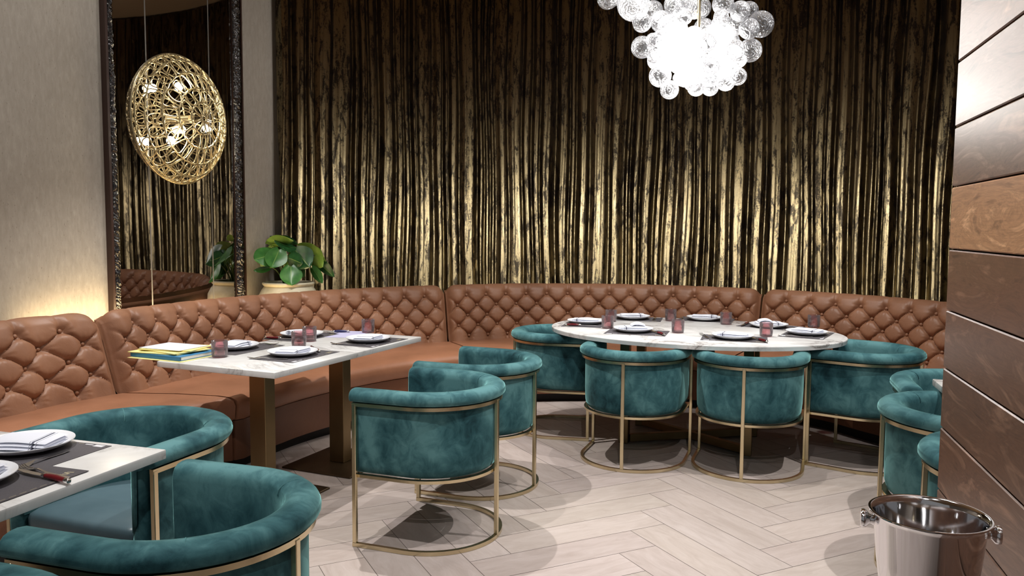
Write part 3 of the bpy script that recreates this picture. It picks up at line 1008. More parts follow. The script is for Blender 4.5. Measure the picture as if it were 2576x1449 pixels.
def make_fork():
    m = MB()
    # handle and neck: tapering flat strip along +y, tines at +y end
    st = [(-0.10, 0.008, 0.004), (-0.07, 0.0095, 0.003), (-0.03, 0.006, 0.003), (0.0, 0.0035, 0.005), (0.03, 0.003, 0.009), (0.045, 0.008, 0.006), (0.06, 0.0115, 0.003), (0.068, 0.012, 0.0025)]
    vs = []; fs = []
    for (y, w, z) in st: vs += [(-w, y, z), (w, y, z), (w, y, z + 0.0022), (-w, y, z + 0.0022)]
    for i in range(len(st) - 1):
        for q in range(4): fs.append((i * 4 + q, i * 4 + (q + 1) % 4, i * 4 + 4 + (q + 1) % 4, i * 4 + 4 + q))
    fs.append((0, 1, 2, 3)); fs.append(tuple(len(vs) - 4 + q for q in (3, 2, 1, 0)))
    m.add(vs, fs)
    for k in range(4):
        x = -0.0098 + 0.00653 * k
        m.tube([(x, 0.066, 0.004), (x, 0.085, 0.0035), (x * 0.95, 0.10, 0.006), (x * 0.92, 0.112, 0.011)], [0.0018, 0.0017, 0.0014, 0.0008], 6)
    return m.build('fork', M['cutlery'], None, 50)
def make_knife(hmat):
    o = thing('steak_knife', 'x', 'knife')
    m = MB(); vs = []; fs = []
    st = [(0.0, -0.006, 0.006), (0.03, -0.009, 0.008), (0.07, -0.009, 0.008), (0.10, -0.004, 0.007), (0.118, 0.004, 0.005)]
    for (y, a, b) in st: vs += [(a, y, 0.0075), (b, y, 0.0075), (b, y, 0.0092), (a, y, 0.0092)]
    for i in range(len(st) - 1):
        for q in range(4): fs.append((i * 4 + q, i * 4 + (q + 1) % 4, i * 4 + 4 + (q + 1) % 4, i * 4 + 4 + q))
    fs.append((0, 1, 2, 3)); fs.append(tuple(len(vs) - 4 + q for q in (3, 2, 1, 0)))
    m.add(vs, fs); m.build('blade', M['cutlery'], o, 30)
    m = MB(); m.tube([(0, -0.093, 0.0085), (0.0005, -0.075, 0.0085), (0.0015, -0.05, 0.0088), (0.001, -0.025, 0.0086), (0, -0.012, 0.0085)], [0.0068, 0.0078, 0.0088, 0.0078, 0.0065], 12, 0.95)
    m.build('handle', hmat, o, 60)
    m = MB(); m.tube([(0, -0.0122, 0.0085), (0, -0.004, 0.0085), (0, 0.004, 0.0085)], [0.0068, 0.0078, 0.004], 12, 0.95)
    m.tube([(0.0, -0.112, 0.008), (0.0, -0.108, 0.008), (0, -0.099, 0.0082), (0, -0.0928, 0.0085)], [0.004, 0.008, 0.0078, 0.007], 12, 0.95)
    m.build('bolster', M['cutlery'], o, 60)
    return o
PLACE = make_placemat(); PLATE = make_plate(); NAP0 = make_napkin(0); NAP1 = make_napkin(1); GLASS = make_glass(); FORK = make_fork(); KN_R = make_knife(M['red_handle']); KN_B = make_knife(M['blue_handle'])
USED = set()
def put(proto, x, y, z, rz, label, cat, group=None, tilt=None):
    if proto.name not in USED:
        USED.add(proto.name); o = proto
    else: o = copy_tree(proto)
    o.location = (x, y, z); o.rotation_euler = (0, 0, rz) if tilt is None else (tilt[0], tilt[1], rz)
    return tag(o, label, cat, group)
MZ = TZ + 0.0002; PZ = TZ + 0.0018
def setting(px, py, F, where, mat=True, nap=0, napz=0.0, mat_off=(0, 0), mrot=0.0, mz=0.0, plate=True, fork=None, knife=None, kproto=None):
    """F: direction from the diner across the table"""
    f = Vector(F).normalized(); r = Vector((f.y, -f.x)); rz = face_rz(f)
    def at(a, b): return (px + r.x * a + f.x * b, py + r.y * a + f.y * b)
    if mat:
        q = at(*mat_off); put(PLACE, q[0], q[1], MZ + mz, rz + mrot, 'charcoal paper placemat ' + where, 'placemat', 'charcoal paper placemats')
    if plate:
        put(PLATE, px, py, PZ + mz, 0, 'white china plate ' + where, 'plate', 'white dinner plates')
        put(NAP1 if nap else NAP0, px, py, PZ + mz + 0.0085, rz + napz, 'white folded napkin on plate ' + where, 'napkin', 'folded white napkins')
    if fork is not None:
        q = at(fork[0], fork[1]); put(FORK, q[0], q[1], PZ, rz + fork[2], 'silver fork ' + where, 'fork', 'silver forks')
    if knife is not None:
        q = at(knife[0], knife[1]); kp = kproto or KN_R
        put(kp, q[0], q[1], PZ, rz + knife[2], ('blue' if kp is KN_B else 'red') + '-handled steak knife ' + where, 'knife', 'steak knives')
def glass(x, y, where):
    put(GLASS, x, y, TZ + 0.0003, 0, 'pink-tinted glass tumbler ' + where, 'glass', 'pink glass tumblers')

ctr = Vector(OC)
def toward(x, y): return (ctr.x - x, ctr.y - y)
om = (OM.x, OM.y); op = (0.36, 0.933)
# oval table: seven settings
setting(0.535, 5.70, (0.97, -0.25), 'at the left end of the oval table', fork=(-0.17, 0.0, 0.1), knife=(0.17, -0.01, 0.05), napz=PI / 2, mat_off=(0.02, 0.0))
setting(0.925, 6.02, (-0.25, -0.97), 'at the far side of the oval table, its left seat', fork=(-0.165, 0, 0), napz=0.2, mat_off=(-0.02, 0.0))
setting(0.815, 5.265, (0.30, 0.955), 'in front of the left back-turned chair at the oval table', knife=(0.165, -0.05, 0.55), nap=1, napz=0.3, mat_off=(0.03, -0.03))
setting(1.462, 5.975, (-0.36, -0.93), 'at the far side of the oval table, in the middle', fork=(0.165, 0.0, 0.2), napz=0.1, mat_off=(-0.01, -0.03))
setting(1.398, 4.965, (0.30, 0.955), 'in front of the right back-turned chair at the oval table', fork=(-0.175, 0.03, 0.3), knife=(0.155, -0.04, 0.5), napz=-0.1, mat_off=(0.01, 0.0))
setting(1.82, 5.565, (-0.65, -0.76), 'at the far side of the oval table, its right seat', knife=(0.17, 0.02, 0.2), nap=1, napz=0.6, mat_off=(0.0, -0.04))
setting(1.945, 5.18, (-0.85, 0.53), 'at the right end of the oval table', fork=(-0.165, 0.03, 0.2), knife=(0.165, 0.0, -0.4), napz=1.4, mat_off=(0.0, 0.0))
for x, y, w in ((0.736, 5.832, 'behind another near the left end of the oval table'), (0.662, 5.433, 'overlapping the left-end plate of the oval table'), (1.194, 5.911, 'between the two far plates of the oval table'),
                (1.106, 5.23, 'between the two near plates of the oval table'), (1.556, 5.712, 'right of the far middle plate on the oval table'), (1.647, 5.085, "right of the oval table's near right plate"), (2.137, 5.563, "by the banquette behind the oval table's right-end plate")):
    glass(x, y, w)
# the pair of rectangular tables
setting(-1.172, 4.197, PR_, 'at the near right seat of the papers table', fork=(-0.165, 0.02, 0.35), knife=(0.19, 0.0, -0.7), napz=0.15, mat_off=(-0.0, -0.02))
setting(-0.864, 4.72, PR_, 'at the far right corner of the joined tables', fork=(-0.165, 0.02, 0.3), knife=(0.19, 0.0, -0.7), napz=0.15, mat_off=(0.0, -0.02))
setting(-1.312, 4.91, (0.918, -0.397), 'at the banquette side of the far joined table', fork=(-0.17, 0.03, 0.2), knife=(0.165, -0.03, 0.15), napz=1.2, mat_off=(0.0, 0.0))
setting(-1.556, 4.407, (0.918, -0.397), 'half hidden behind a tumbler beside the paper stack', fork=(-0.165, 0.03, 0.5), napz=0.2, mat_off=(-0.02, 0.03))
glass(-1.535, 4.122, 'standing at the edge of the paper stack')
glass(-1.22, 4.499, 'in front of another, at the middle of the joined tables')
glass(-1.215, 4.72, 'behind another, at the middle of the joined tables')
glass(-0.936, 5.12, 'at the far end of the joined tables')
m = MB(); m.box((0, 0, 0.0007), (0.21, 0.30, 0.0012)); o = m.build('menu_sheet', M['lilac_paper'], None, 0, (-1.055, 5.03, MZ), math.radians(-6)); tag(o, 'pale lilac menu sheet lying at the far end of the joined tables', 'menu')
put(KN_B, -1.165, 5.105, PZ, math.radians(95), 'dark blue-handled steak knife lying on the lilac menu sheet', 'knife', 'steak knives')
# paper stack at the banquette side of the near rectangular table, hanging over its edge
ST = Vector((-1.78, 4.13)); arz = math.radians(-23)
stk = [('envelope', 'yellow_card', (0.36, 0.27, 0.002), (0.0, 0.0), 0.02, 'yellow card envelope lowest in the paper stack, corner poking out below blue folder', 'envelope'),
       ('box_folder', 'blue_card', (0.35, 0.255, 0.02), (-0.01, 0.015), -0.02, 'blue box folder under the yellow files on the marble table', 'folder'),
       ('file_folder', 'yellow_card', (0.315, 0.23, 0.004), (-0.05, 0.01), 0.10, 'yellow file directly on top of the blue box folder', 'folder'),
       ('file_folder', 'yellow_card', (0.31, 0.22, 0.004), (-0.025, 0.03), -0.16, 'yellow file second in the pile above the blue folder', 'folder'),
       ('file_folder', 'yellow_card', (0.30, 0.215, 0.004), (-0.03, 0.05), 0.22, 'yellow file just beneath the white sheet', 'folder'),
       ('paper_sheet', 'white_paper', (0.275, 0.205, 0.0016), (-0.045, 0.045), 0.02, 'white paper sheet on top of the paper stack', 'paper')]
z = TZ + 0.0004
for nm, mt, d, off, rz_, lab, cat in stk:
    ca, sa = math.cos(arz), math.sin(arz)
    x = ST.x + off[0] * ca - off[1] * sa; y = ST.y + off[0] * sa + off[1] * ca
    m = MB()
    if nm == 'box_folder':
        m.box((0, 0, d[2] - 0.001), (d[0], d[1], 0.002)); m.box((0, 0, 0.001), (d[0], d[1], 0.002)); m.box((-d[0] / 2 + 0.001, 0, d[2] / 2), (0.002, d[1], d[2] - 0.004)); m.box((0, -d[1] / 2 + 0.001, d[2] / 2), (d[0] - 0.004, 0.002, d[2] - 0.004))
        o = m.build(nm, M[mt], None, 0, (x, y, z), arz + rz_)
        q = MB(); q.box((0.004, 0.004, d[2] / 2), (d[0] - 0.012, d[1] - 0.012, d[2] - 0.0042)); q.build('page_block', M['white_paper'], o, 0)
    else:
        def sag(u, v, zz, d=d): return ((u - 0.5) * d[0], (v - 0.5) * d[1], zz + 0.0012 * math.sin(PI * u) * math.sin(3 * v))
        m.grid(lambda u, v: sag(u, v, d[2]), 10, 6); m.grid(lambda u, v: sag(u, v, 0.0), 10, 6)
        for a, b in (((0, 0), (1, 0)), ((1, 0), (1, 1)), ((1, 1), (0, 1)), ((0, 1), (0, 0))):
            m.grid(lambda u, v, a=a, b=b: sag(a[0] + (b[0] - a[0]) * u, a[1] + (b[1] - a[1]) * u, d[2] * v), 10, 1)
        o = m.build(nm, M[mt], None, 0, (x, y, z), arz + rz_)
    tag(o, lab, cat)
    z += d[2] + 0.0016
# the cropped table in the left corner
setting(-1.487, 2.385, (-0.30, -0.954), 'at the far end of the cropped left table', napz=0.25, mat_off=(-0.018, 0.03), fork=None)
put(FORK, -1.365, 2.262, PZ, math.radians(168), 'large silver fork beside the far plate of the cropped left table', 'fork', 'silver forks')
setting(-1.455, 2.045, PF, 'at the left picture edge on the cropped table', napz=0.1, mat_off=(0.0, -0.085), mz=0.0015, knife=None)
put(KN_R, -1.268, 2.098, PZ + 0.0016, math.radians(64), 'red-handled steak knife beside the cropped plate in the left corner', 'knife', 'steak knives')
put(FORK, -1.285, 2.135, PZ + 0.0016, math.radians(62), 'silver fork handle lying beside the nearest red-handled knife', 'fork', 'silver forks')
q = onr(0.17, 0.22); put(PLACE, q[0], q[1], MZ, face_rz(AR) + PI / 2, 'charcoal paper placemat on the white table beside the walnut wall', 'placemat', 'charcoal paper placemats')

# ------------------------------------------------------------------ mirror
def mirror():
    t = thing('wall_mirror', 'tall dark three-panel mirror with carved black frame on the left wall', 'mirror', tuple(wallp(1.42, 0.6)))
    def slab(t0, t1, z0, z1, o0, o1):
        m = MB(); P = []
        for z in (z0, z1):
            for (tt, o) in ((t0, o0), (t1, o0), (t1, o1), (t0, o1)):
                P.append(wallp(tt, z, o) - wallp(1.42, 0.6))
        m.add(P, [(3, 2, 1, 0), (4, 5, 6, 7), (0, 1, 5, 4), (1, 2, 6, 5), (2, 3, 7, 6), (3, 0, 4, 7)])
        return m
    z0, z1 = 0.62, 3.70
    eps = 0.0055
    for a, b in ((0.815, 1.109 - eps), (1.109 + eps, 1.735 - eps), (1.735 + eps, 2.0)):
        slab(a, b, z0 + 0.06, z1 - 0.06, 0.004, 0.018).build('mirror_pane', M['mirror'], t, 0)
    for s_ in (1.109, 1.735):
        slab(s_ - eps, s_ + eps, z0 + 0.06, z1 - 0.06, 0.003, 0.0185).build('pane_joint', M['seam'], t, 0)
    # carved frame strips, their face rippled
    rnd = random.Random(4)
    def carved(ta, tb, vertical, za, zb):
        m = MB(); nu, nv = (16, int((zb - za) / 0.005)) if vertical else (int((tb - ta) / 0.009), 12)
        import mathutils.noise as mn
        def h(u, v):
            tt = ta + (tb - ta) * u; zz = za + (zb - za) * v
            e = u if vertical else v
            prof = math.sin(PI * min(max(e, 0), 1)) ** 0.5
            wv = mn.noise(Vector((tt * 14, zz * 9, 3)))
            g = abs(math.sin(zz * 95 + 5.0 * wv + tt * 70 + 1.8 * math.sin(zz * 13)))
            g2 = mn.noise(Vector((tt * 34 + 9, zz * 26, 4.2)))
            return 0.028 + prof * (0.016 + 0.011 * g + 0.014 * g2)
        base = wallp(1.42, 0.6)
        m.grid(lambda u, v: wallp(ta + (tb - ta) * u, za + (zb - za) * v, h(u, v)) - base, nu, nv)
        o = m.build('carved_frame', M['carved'], t, 60, fixn=False)
    carved(0.765, 0.815, True, z0, z1); carved(2.0, 2.085, True, z0, z1)
    carved(0.815, 2.0, False, z0, z0 + 0.06); carved(0.815, 2.0, False, z1 - 0.06, z1)
    for a, b in ((0.745, 0.7645), (2.0855, 2.1)): slab(a, b, z0, z1, 0.001, 0.045).build('frame_edge', M['frame_side'], t, 0)
    for a, b in ((0.7645, 0.815), (2.0, 2.0855)): slab(a, b, z0, z1, 0.001, 0.026).build('frame_backing', M['frame_side'], t, 0)
mirror()

# ------------------------------------------------------------------ openwork dome light on the mirror
def sconce():
    ct, cz = 1.41, 2.2
    base = wallp(ct, cz, 0.020)
    t = thing('wall_light', 'round openwork champagne-metal dome light with glowing bulbs mounted on the mirror', 'wall light', tuple(base))
    Rr, H = 0.452, 0.215
    rnd = random.Random(21)
    def P(rad, ang, lift=0.0):
        rad = min(rad, 1.0)
        r = Rr * (0.25 * rad + 0.75 * math.sin(rad * PI / 2)); h = H * max(0.0, 1 - rad ** 1.7)
        v = WT * (r * math.cos(ang)) + Vector((0, 0, 1)) * (r * math.sin(ang)) + WN * (h + lift)
        return v
    tiers = [(0.04, 0.17, 9), (0.18, 0.33, 15), (0.34, 0.54, 23), (0.55, 0.77, 30), (0.78, 0.93, 37), (0.935, 0.998, 40)]
    shell = MB()
    for (ra, rb, n) in tiers:
        jit = [rnd.uniform(-0.2, 0.2) for _ in range(n)]; jr = [rnd.uniform(-0.018, 0.018) for _ in range(n)]
        for i in range(n):
            a0 = 2 * PI * (i + jit[i]) / n; a1 = 2 * PI * (i + 1 + jit[(i + 1) % n]) / n
            if i == n - 1: a1 += 0
            am = (a0 + a1) / 2; wd = (a1 - a0)
            narrow_in = i % 2 == 0
            # a teardrop loop: rounded wide end, pinched other end
            loop = []
            steps = 14
            for s_ in range(steps):
                th = 2 * PI * s_ / steps
                c, sn = math.cos(th), math.sin(th)
                lr = (ra + rb) / 2 + (rb - ra) / 2 * 1.0 * (abs(sn) ** 0.8) * (1 if sn > 0 else -1)
                k = 0.5 + 0.5 * sn
                wfac = (0.48 + 0.52 * k) if narrow_in else (1.0 - 0.52 * k)
                la = am + wd * 0.52 * wfac * (abs(c) ** 0.7) * (1 if c > 0 else -1)
                loop.append(P(max(0.02, lr + jr[i] * (1 if sn > 0 else 0.2)), la))
            shell.tube(loop, 0.0046, 6, closed=True)
        ring = [P(rb + 0.005 + (0.006 * math.sin(k * 2.3)), 2 * PI * k / 72) for k in range(72)]
        shell.tube(ring, 0.0055 if rb < 0.95 else 0.008, 6, closed=True)
    shell.build('cage_dome', M['cage'], t, 60)
    hub = MB(); hub.tube([P(0.035, 2 * PI * k / 16) for k in range(16)], 0.008, 8, closed=True); hub.build('hub_ring', M['cage'], t, 60)
    stem = MB(); stem.tube([Vector((0, 0, 0)), WN * 0.10], 0.03, 16); stem.build('lamp_holder', M['cage'], t, 50)
    for (bt, bz) in ((-0.125, 0.208), (-0.215, -0.172), (0.153, -0.047)):
        ps = WT * bt + Vector((0, 0, bz)) + WN * 0.11
        arm = MB(); arm.tube([WN * 0.05, WN * 0.08 + (ps - WN * 0.11) * 0.5, ps - (ps - WN * 0.08).normalized() * 0.035], 0.006, 8); arm.build('lamp_arm', M['cage'], t, 60)
        b = MB(); b.sphere(ps, 0.028, 16, 10); b.build('bulb', M['sconce_bulb'], t, 60)
        l = bpy.data.lights.new('sconce_light', 'POINT'); l.energy = 5; l.color = (1, 0.86, 0.62); l.shadow_soft_size = 0.03
        lo = bpy.data.objects.new('sconce_light', l); COL.objects.link(lo); lo.location = base + ps + WN * 0.05
sconce()

# ------------------------------------------------------------------ glass-bubble chandelier
def chandelier():
    t = thing('chandelier', 'cloud of clear rippled glass globes around glowing bulbs, hanging above the oval table', 'chandelier', (1.28, 5.6, CEIL - 0.001))
    o0 = Vector((1.28, 5.6, CEIL))
    m = MB(); m.lathe([(0, -0.03), (0.12, -0.03), (0.13, -0.02), (0.13, 0.0), (0, 0.0)], 32); m.build('ceiling_rose', M['brass'], t, 40)
    m = MB(); m.tube([(0, 0, -0.03), (0, 0, -0.75), (0, 0, -1.25)], 0.012, 10); m.tube([(0, 0, -0.75), (-0.18, 0, -0.78), (-0.42, 0.0, -0.80)], 0.01, 10); m.build('stem', M['brass'], t, 40)
    rnd = random.Random(9)
    gm = {}
    def globe(p, r, nm='globe', mat='globe_glass'):
        key = (round(r, 3), nm)
        if key not in gm:
            b = MB(); b.sphere((0, 0, 0), r, 28, 18); gm[key] = b.mesh(nm, M[mat], 80)
        o = bpy.data.objects.new(nm, gm[key]); COL.objects.link(o); o.parent = t
        o.location = Vector(p) - o0; o.rotation_euler = (rnd.uniform(0, 3), rnd.uniform(0, 3), rnd.uniform(0, 3))
        return o
    pts = []
    def addg(x, z, r, y):
        pts.append((x, y, z, r))
    # silhouette globes: position across and height, radius
    S = [(0.645, 3.03, .073), (0.82, 2.985, .112), (0.873, 2.85, .066), (0.905, 2.725, .078), (0.955, 2.622, .05), (1.02, 2.51, .078), (1.105, 2.432, .066), (1.25, 2.417, .06), (1.372, 2.437, .06), (1.485, 2.478, .064),
         (1.53, 2.49, .06), (1.56, 2.615, .05), (1.655, 2.70, .082), (1.705, 2.864, .09), (1.64, 2.97, .066), (1.54, 2.933, .068), (1.61, 2.82, .07), (1.42, 2.975, .073), (1.02, 2.88, .075), (0.98, 2.98, .07), (1.12, 3.0, .08), (1.26, 2.985, .07)]
    for i, (x, z, r) in enumerate(S): addg(x, z, r, 5.6 + rnd.uniform(-0.12, 0.12))
    tries = 0
    while len(pts) < 84 and tries < 6000:
        tries += 1
        u = rnd.uniform(-1, 1); ph = rnd.uniform(0, 2 * PI); q = math.sqrt(1 - u * u)
        k = rnd.uniform(0.82, 1.0)
        x = 1.28 + 0.36 * k * q * math.cos(ph); y = 5.6 + 0.36 * k * q * math.sin(ph); z = 2.72 + 0.26 * k * u
        if rnd.random() < 0.28:
            x = 1.0 + rnd.uniform(-0.3, 0.35); y = 5.6 + rnd.uniform(-0.25, 0.25); z = 3.14 + rnd.uniform(-0.12, 0.14)
        r = rnd.choice((0.05, 0.06, 0.066, 0.073))
        if all((x - a) ** 2 + (y - b) ** 2 + (z - c) ** 2 > (0.78 * (r + d)) ** 2 for a, b, c, d in pts): pts.append((x, y, z, r))
    for (x, y, z, r) in pts: globe((x, y, z), r)
    core = []
    tries = 0
    while len(core) < 22 and tries < 3000:
        tries += 1
        x = 1.28 + rnd.uniform(-0.27, 0.27); y = 5.6 + rnd.uniform(-0.22, 0.2); z = 2.71 + rnd.uniform(-0.17, 0.17)
        if ((x - 1.28) / 0.29) ** 2 + ((y - 5.6) / 0.26) ** 2 + ((z - 2.71) / 0.19) ** 2 > 1: continue
        if all((x - a) ** 2 + (y - b) ** 2 + (z - c) ** 2 > 0.09 ** 2 for a, b, c in core): core.append((x, y, z))
    for p in core: globe(p, 0.062, 'lit_globe', 'lit_globe')
    for p in ((1.05, 5.55, 3.12), (0.85, 5.6, 3.13)): globe(p, 0.05, 'lit_globe', 'lit_globe')
    for (x, y, z, e) in ((1.28, 5.6, 2.30, 48), (0.85, 5.45, 3.0, 22)):
        l = bpy.data.lights.new('chandelier_light', 'POINT'); l.energy = e; l.color = (1, 0.97, 0.92); l.shadow_soft_size = 0.22
        lo = bpy.data.objects.new('chandelier_light', l); COL.objects.link(lo); lo.location = (x, y, z)
chandelier()

# ------------------------------------------------------------------ potted plant behind the banquette
def plant():
    C0 = Vector((-1.85, 6.53, 0.58))
    t = thing('potted_plant', 'broad-leaved green plant in a round cream stoneware pot behind the banquette', 'plant', tuple(C0))
    m = MB(); m.lathe([(0, 0), (0.15, 0.0), (0.17, 0.02), (0.225, 0.14), (0.243, 0.24), (0.238, 0.30), (0.215, 0.345), (0.198, 0.368), (0.194, 0.376), (0.206, 0.388), (0.211, 0.398), (0.206, 0.408), (0.192, 0.409), (0.184, 0.40), (0.18, 0.36), (0, 0.35)], 48)
    m.build('pot', M['pot'], t, 60)
    m = MB(); m.lathe([(0, 0.385), (0.10, 0.382), (0.182, 0.372), (0.18, 0.35), (0, 0.35)], 32); m.build('soil', M['soil'], t, 60)
    camdir = Vector((0.27, -0.963, 0)); right = Vector((0.963, 0.27, 0)); upv = Vector((0, 0, 1))
    def leaf(bx, bz, by, L, W, ang, pitch_, mat, curl=0.25, twist=0.0):
        """base at (right, up, toward camera); ang: direction in the picture plane (0 = to the right), pitch: how far it tips to the viewer"""
        bz = 0.375 + (bz - 0.375) * 0.88; W *= 0.92; L *= 0.95
        B = right * bx + upv * bz + camdir * by
        d = (right * math.cos(ang) + upv * math.sin(ang)) * math.cos(pitch_) + camdir * math.sin(pitch_)
        sd = right * -math.sin(ang) + upv * math.cos(ang)
        sd = sd * math.cos(twist) + d.cross(sd) * math.sin(twist)
        nn = sd.cross(d)
        mb = MB(); mb.uv = []
        nu, nv = 14, 10
        def fn(u, v):
            # heart outline: u along the leaf, lobes behind the stalk
            w = W * (math.sin(PI * min(1, u * 0.97 + 0.03)) ** 0.62) * (1 - 0.35 * u) * 1.15
            x = (v - 0.5) * 2
            back = -0.16 * L * (abs(x) ** 1.2) * max(0, 1 - u * 3.0)
            a = u * L + back
            h = -curl * L * u * u + 0.16 * W * abs(x) ** 1.3 + 0.015 * math.sin(8 * u + 3 * x) * W
            return B + d * a + sd * (x * w) + nn * h
        mb.grid(fn, nu, nv)
        for i in range(nu):
            for j in range(nv): mb.uv.append([(j / nv, i / nu), (j / nv, (i + 1) / nu), ((j + 1) / nv, (i + 1) / nu), ((j + 1) / nv, i / nu)])
        lf = mb.build('leaf', M[mat], t, 80, fixn=False)
        root = right * bx * 0.22 + upv * 0.375 + camdir * by * 0.3
        mid = root * 0.45 + B * 0.55 + upv * 0.05
        st = MB(); q = [root, root * 0.7 + mid * 0.3 + upv * 0.03, mid, mid * 0.4 + B * 0.6 + upv * 0.012, B]
        st.tube(q, [0.007, 0.006, 0.005, 0.0045, 0.0035], 6); st.build('stalk', M['petiole'], lf, 60)
    D = math.radians
    leaf(-0.10, 0.69, 0.06, 0.21, 0.115, D(205), D(25), 'leaf_mid', 0.25, 0.5)
    leaf(-0.07, 0.72, 0.10, 0.20, 0.10, D(250), D(30), 'leaf_mid', 0.2, 0.2)
    leaf(-0.14, 0.76, 0.0, 0.20, 0.10, D(25), D(10), 'leaf_light', 0.35, 0.9)
    leaf(-0.13, 0.775, -0.05, 0.22, 0.11, D(10), D(-15), 'leaf_dark', 0.30, 1.1)
    leaf(0.07, 0.73, 0.0, 0.20, 0.10, D(170), D(10), 'leaf_dark', 0.2, 1.2)
    leaf(0.06, 0.71, 0.12, 0.20, 0.115, D(-50), D(22), 'leaf_dark', 0.15, 0.1)
    leaf(0.10, 0.73, 0.02, 0.23, 0.10, D(-10), D(5), 'leaf_light', 0.45, 0.9)
    leaf(0.15, 0.70, 0.02, 0.20, 0.10, D(-35), D(12), 'leaf_light', 0.4, 0.5)
    leaf(0.20, 0.63, 0.04, 0.24, 0.07, D(-38), D(10), 'leaf_dark', 0.12, 0.7)
    leaf(0.02, 0.565, 0.16, 0.17, 0.10, D(-88), D(20), 'leaf_mid', 0.12, 0.0)
    leaf(0.01, 0.64, 0.13, 0.13, 0.075, D(-20), D(20), 'leaf_dark', 0.2, 0.2)
    leaf(0.0, 0.66, -0.02, 0.15, 0.08, D(-60), D(15), 'leaf_light', 0.2, 0.1)
    leaf(-0.15, 0.55, 0.04, 0.13, 0.045, D(195), D(5), 'leaf_mid', 0.15, 0.9)
    leaf(0.19, 0.545, 0.06, 0.16, 0.05, D(-55), D(10), 'leaf_mid', 0.12, 0.5)
    leaf(0.09, 0.56, 0.08, 0.10, 0.045, D(-70), D(10), 'leaf_mid', 0.1, 0.8)
    leaf(-0.10, 0.66, -0.10, 0.2, 0.10, D(200), D(-30), 'leaf_light', 0.3, 0.2)
    leaf(-0.02, 0.70, -0.12, 0.2, 0.10, D(140), D(-40), 'leaf_dark', 0.3, 0.3)
    leaf(0.05, 0.62, -0.10, 0.16, 0.08, D(30), D(-30), 'leaf_mid', 0.3, 0.3)
plant()

# ------------------------------------------------------------------ ice bucket on its stand
def bucket():
    t = thing('ice_bucket', 'polished steel ice bucket with two round knobs beside the walnut wall', 'ice bucket', (0.828, 1.525, 0))
    ZT = 0.893
    m = MB(); m.lathe([(0.0, ZT - 0.215), (0.074, ZT - 0.215), (0.079, ZT - 0.20), (0.093, ZT - 0.10), (0.1015, ZT - 0.012), (0.104, ZT - 0.004), (0.108, ZT - 0.001), (0.1105, ZT - 0.0015), (0.1105, ZT + 0.0012), (0.108, ZT + 0.002), (0.1035, ZT + 0.0), (0.100, ZT - 0.012), (0.0915, ZT - 0.10), (0.0775, ZT - 0.198), (0, ZT - 0.203)], 64)
    m.build('bowl', M['steel'], t, 50)
    ax = Vector((0.93, -0.36, 0)).normalized()
    for sg in (-1, 1):
        d = ax * sg; R = d.to_track_quat('Z', 'Y').to_matrix()
        m = MB(); m.lathe([(0, 0.0), (0.012, 0.0), (0.0095, 0.006), (0.010, 0.009), (0.017, 0.015), (0.019, 0.020), (0.0175, 0.025), (0, 0.0265)], 24, d * 0.0985 + Vector((0, 0, ZT - 0.026)), R)
        m.build('knob', M['steel'], t, 50)
    m = MB(); m.tube([(0, 0, 0.02), (0, 0, ZT - 0.216)], 0.014, 16); m.build('stand_pole', M['steel'], t, 40)
    m = MB(); m.lathe([(0, 0.0005), (0.14, 0.0005), (0.142, 0.006), (0.13, 0.014), (0.03, 0.024), (0, 0.025)], 48); m.build('stand_base', M['steel'], t, 40)
bucket()

# ------------------------------------------------------------------ light
def spot(x, y, z, tx, ty, tz, e, size=70, blend=0.35, soft=0.02, col=(1, 0.975, 0.94)):  # makes the ceiling downlights and also the added fill lamps
    l = bpy.data.lights.new('downlight_or_fill', 'SPOT'); l.energy = e; l.spot_size = math.radians(size); l.spot_blend = blend; l.shadow_soft_size = soft; l.color = col
    o = bpy.data.objects.new('downlight_or_fill', l); COL.objects.link(o); o.location = (x, y, z)
    o.rotation_euler = (Vector((tx, ty, tz)) - Vector((x, y, z))).to_track_quat('-Z', 'Y').to_euler()
    return o
TOPZ = CEIL - 0.06
spot(-1.14, 4.6, TOPZ, -1.0, 4.5, 0, 340, 78)
spot(2.43, 3.12, TOPZ, 2.0, 3.3, 0, 290, 80)
spot(-1.5, 2.1, TOPZ, -1.3, 2.3, 0, 260, 70)
spot(0.9, 2.6, TOPZ, 0.8, 3.2, 0, 150, 80)
spot(1.3, 4.9, TOPZ, 1.3, 5.4, 0, 120, 70)
spot(-1.9, 4.3, TOPZ, -2.75, 5.0, 1.4, 66, 75, 0.9)  # added wash that brightens the left wall, not a known fixture
spot(-1.9, 3.0, TOPZ, -2.95, 3.9, 1.2, 66, 75, 0.9)  # second added wash, nearer end of the left wall
spot(-0.4, 0.2, TOPZ, 1.15, 1.9, 1.35, 90, 60, 0.9)  # added fill near the camera, lifts the walnut planks
spot(-0.25, 2.2, TOPZ, 1.15, 1.75, 1.15, 190, 48, 0.9)  # added lamp aimed at the walnut wall only to brighten it
spot(0.1, -0.8, TOPZ, -0.4, 2.6, 0.6, 150, 75, 0.8)  # added fill from behind the camera, no fixture known here
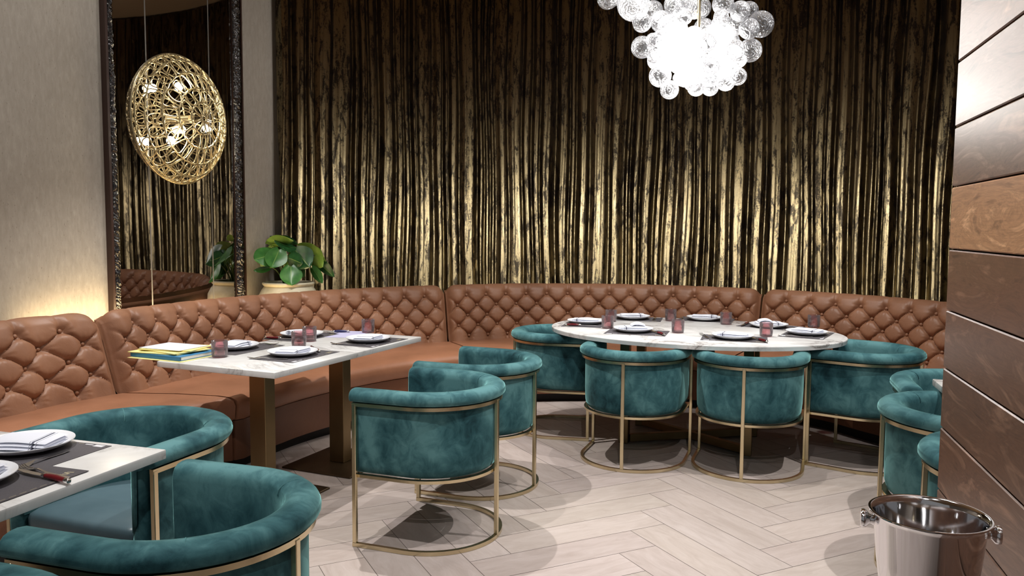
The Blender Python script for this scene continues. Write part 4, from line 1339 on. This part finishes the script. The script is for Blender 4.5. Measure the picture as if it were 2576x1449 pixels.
# three wide downlights that graze the curtain
for d, e in ((124, 72), (86, 105), (48, 80)):
    a = math.radians(d)
    spot(CX + 1.7 * math.cos(a), CY + 1.7 * math.sin(a), TOPZ, CX + 3.4 * math.cos(a), CY + 3.4 * math.sin(a), 0.9, e, 125, 1.0, 0.06)
# warm light cove behind the banquette
def cove(p, q, e, aim):
    l = bpy.data.lights.new('cove_light', 'AREA'); l.shape = 'RECTANGLE'; l.size = (q - p).length; l.size_y = 0.03; l.energy = e; l.color = (1, 0.76, 0.42)
    o = bpy.data.objects.new('cove_light', l); COL.objects.link(o); o.location = (p + q) / 2
    X = (q - p).normalized(); Z = -Vector(aim).normalized(); Z = (Z - X * Z.dot(X)).normalized(); Y = Z.cross(X)
    o.rotation_euler = Matrix((X, Y, Z)).transposed().to_euler()
for a, b in ((198, 184), (184, 172), (172, 161), (161, 153)):
    p, q = polar(a, 3.185, 0.845), polar(b, 3.185, 0.845)
    cove(p, q, 3.2, (-WN * 1.0 + Vector((0, 0, 0.55))))
for a, b in ((151, 143), (143, 136)):
    p, q = polar(a, 3.20, 0.66), polar(b, 3.20, 0.66)
    cove(p, q, 3.0, (-WN * 0.6 + Vector((0, 0, 1))))
for a, b in ((134, 112), (112, 90), (90, 66), (66, 44), (44, 22)):
    p, q = polar(a, 3.20, 0.66), polar(b, 3.20, 0.66)
    am = math.radians((a + b) / 2)
    cove(p, q, 3.0, Vector((math.cos(am) * 0.5, math.sin(am) * 0.5, 1)))
# soft bounce of the rest of the restaurant behind the camera
w = bpy.data.worlds.new('world'); scene.world = w; w.use_nodes = True
bg = w.node_tree.nodes['Background']; bg.inputs[0].default_value = (0.95, 0.93, 0.92, 1); bg.inputs[1].default_value = 0.20

scene.view_settings.view_transform = 'Standard'
scene.view_settings.look = 'None'
scene.view_settings.exposure = 0.0
scene.cycles.caustics_reflective = False
scene.cycles.caustics_refractive = False
scene.cycles.transparent_max_bounces = 24
scene.cycles.max_bounces = 8
scene.cycles.sample_clamp_indirect = 6.0
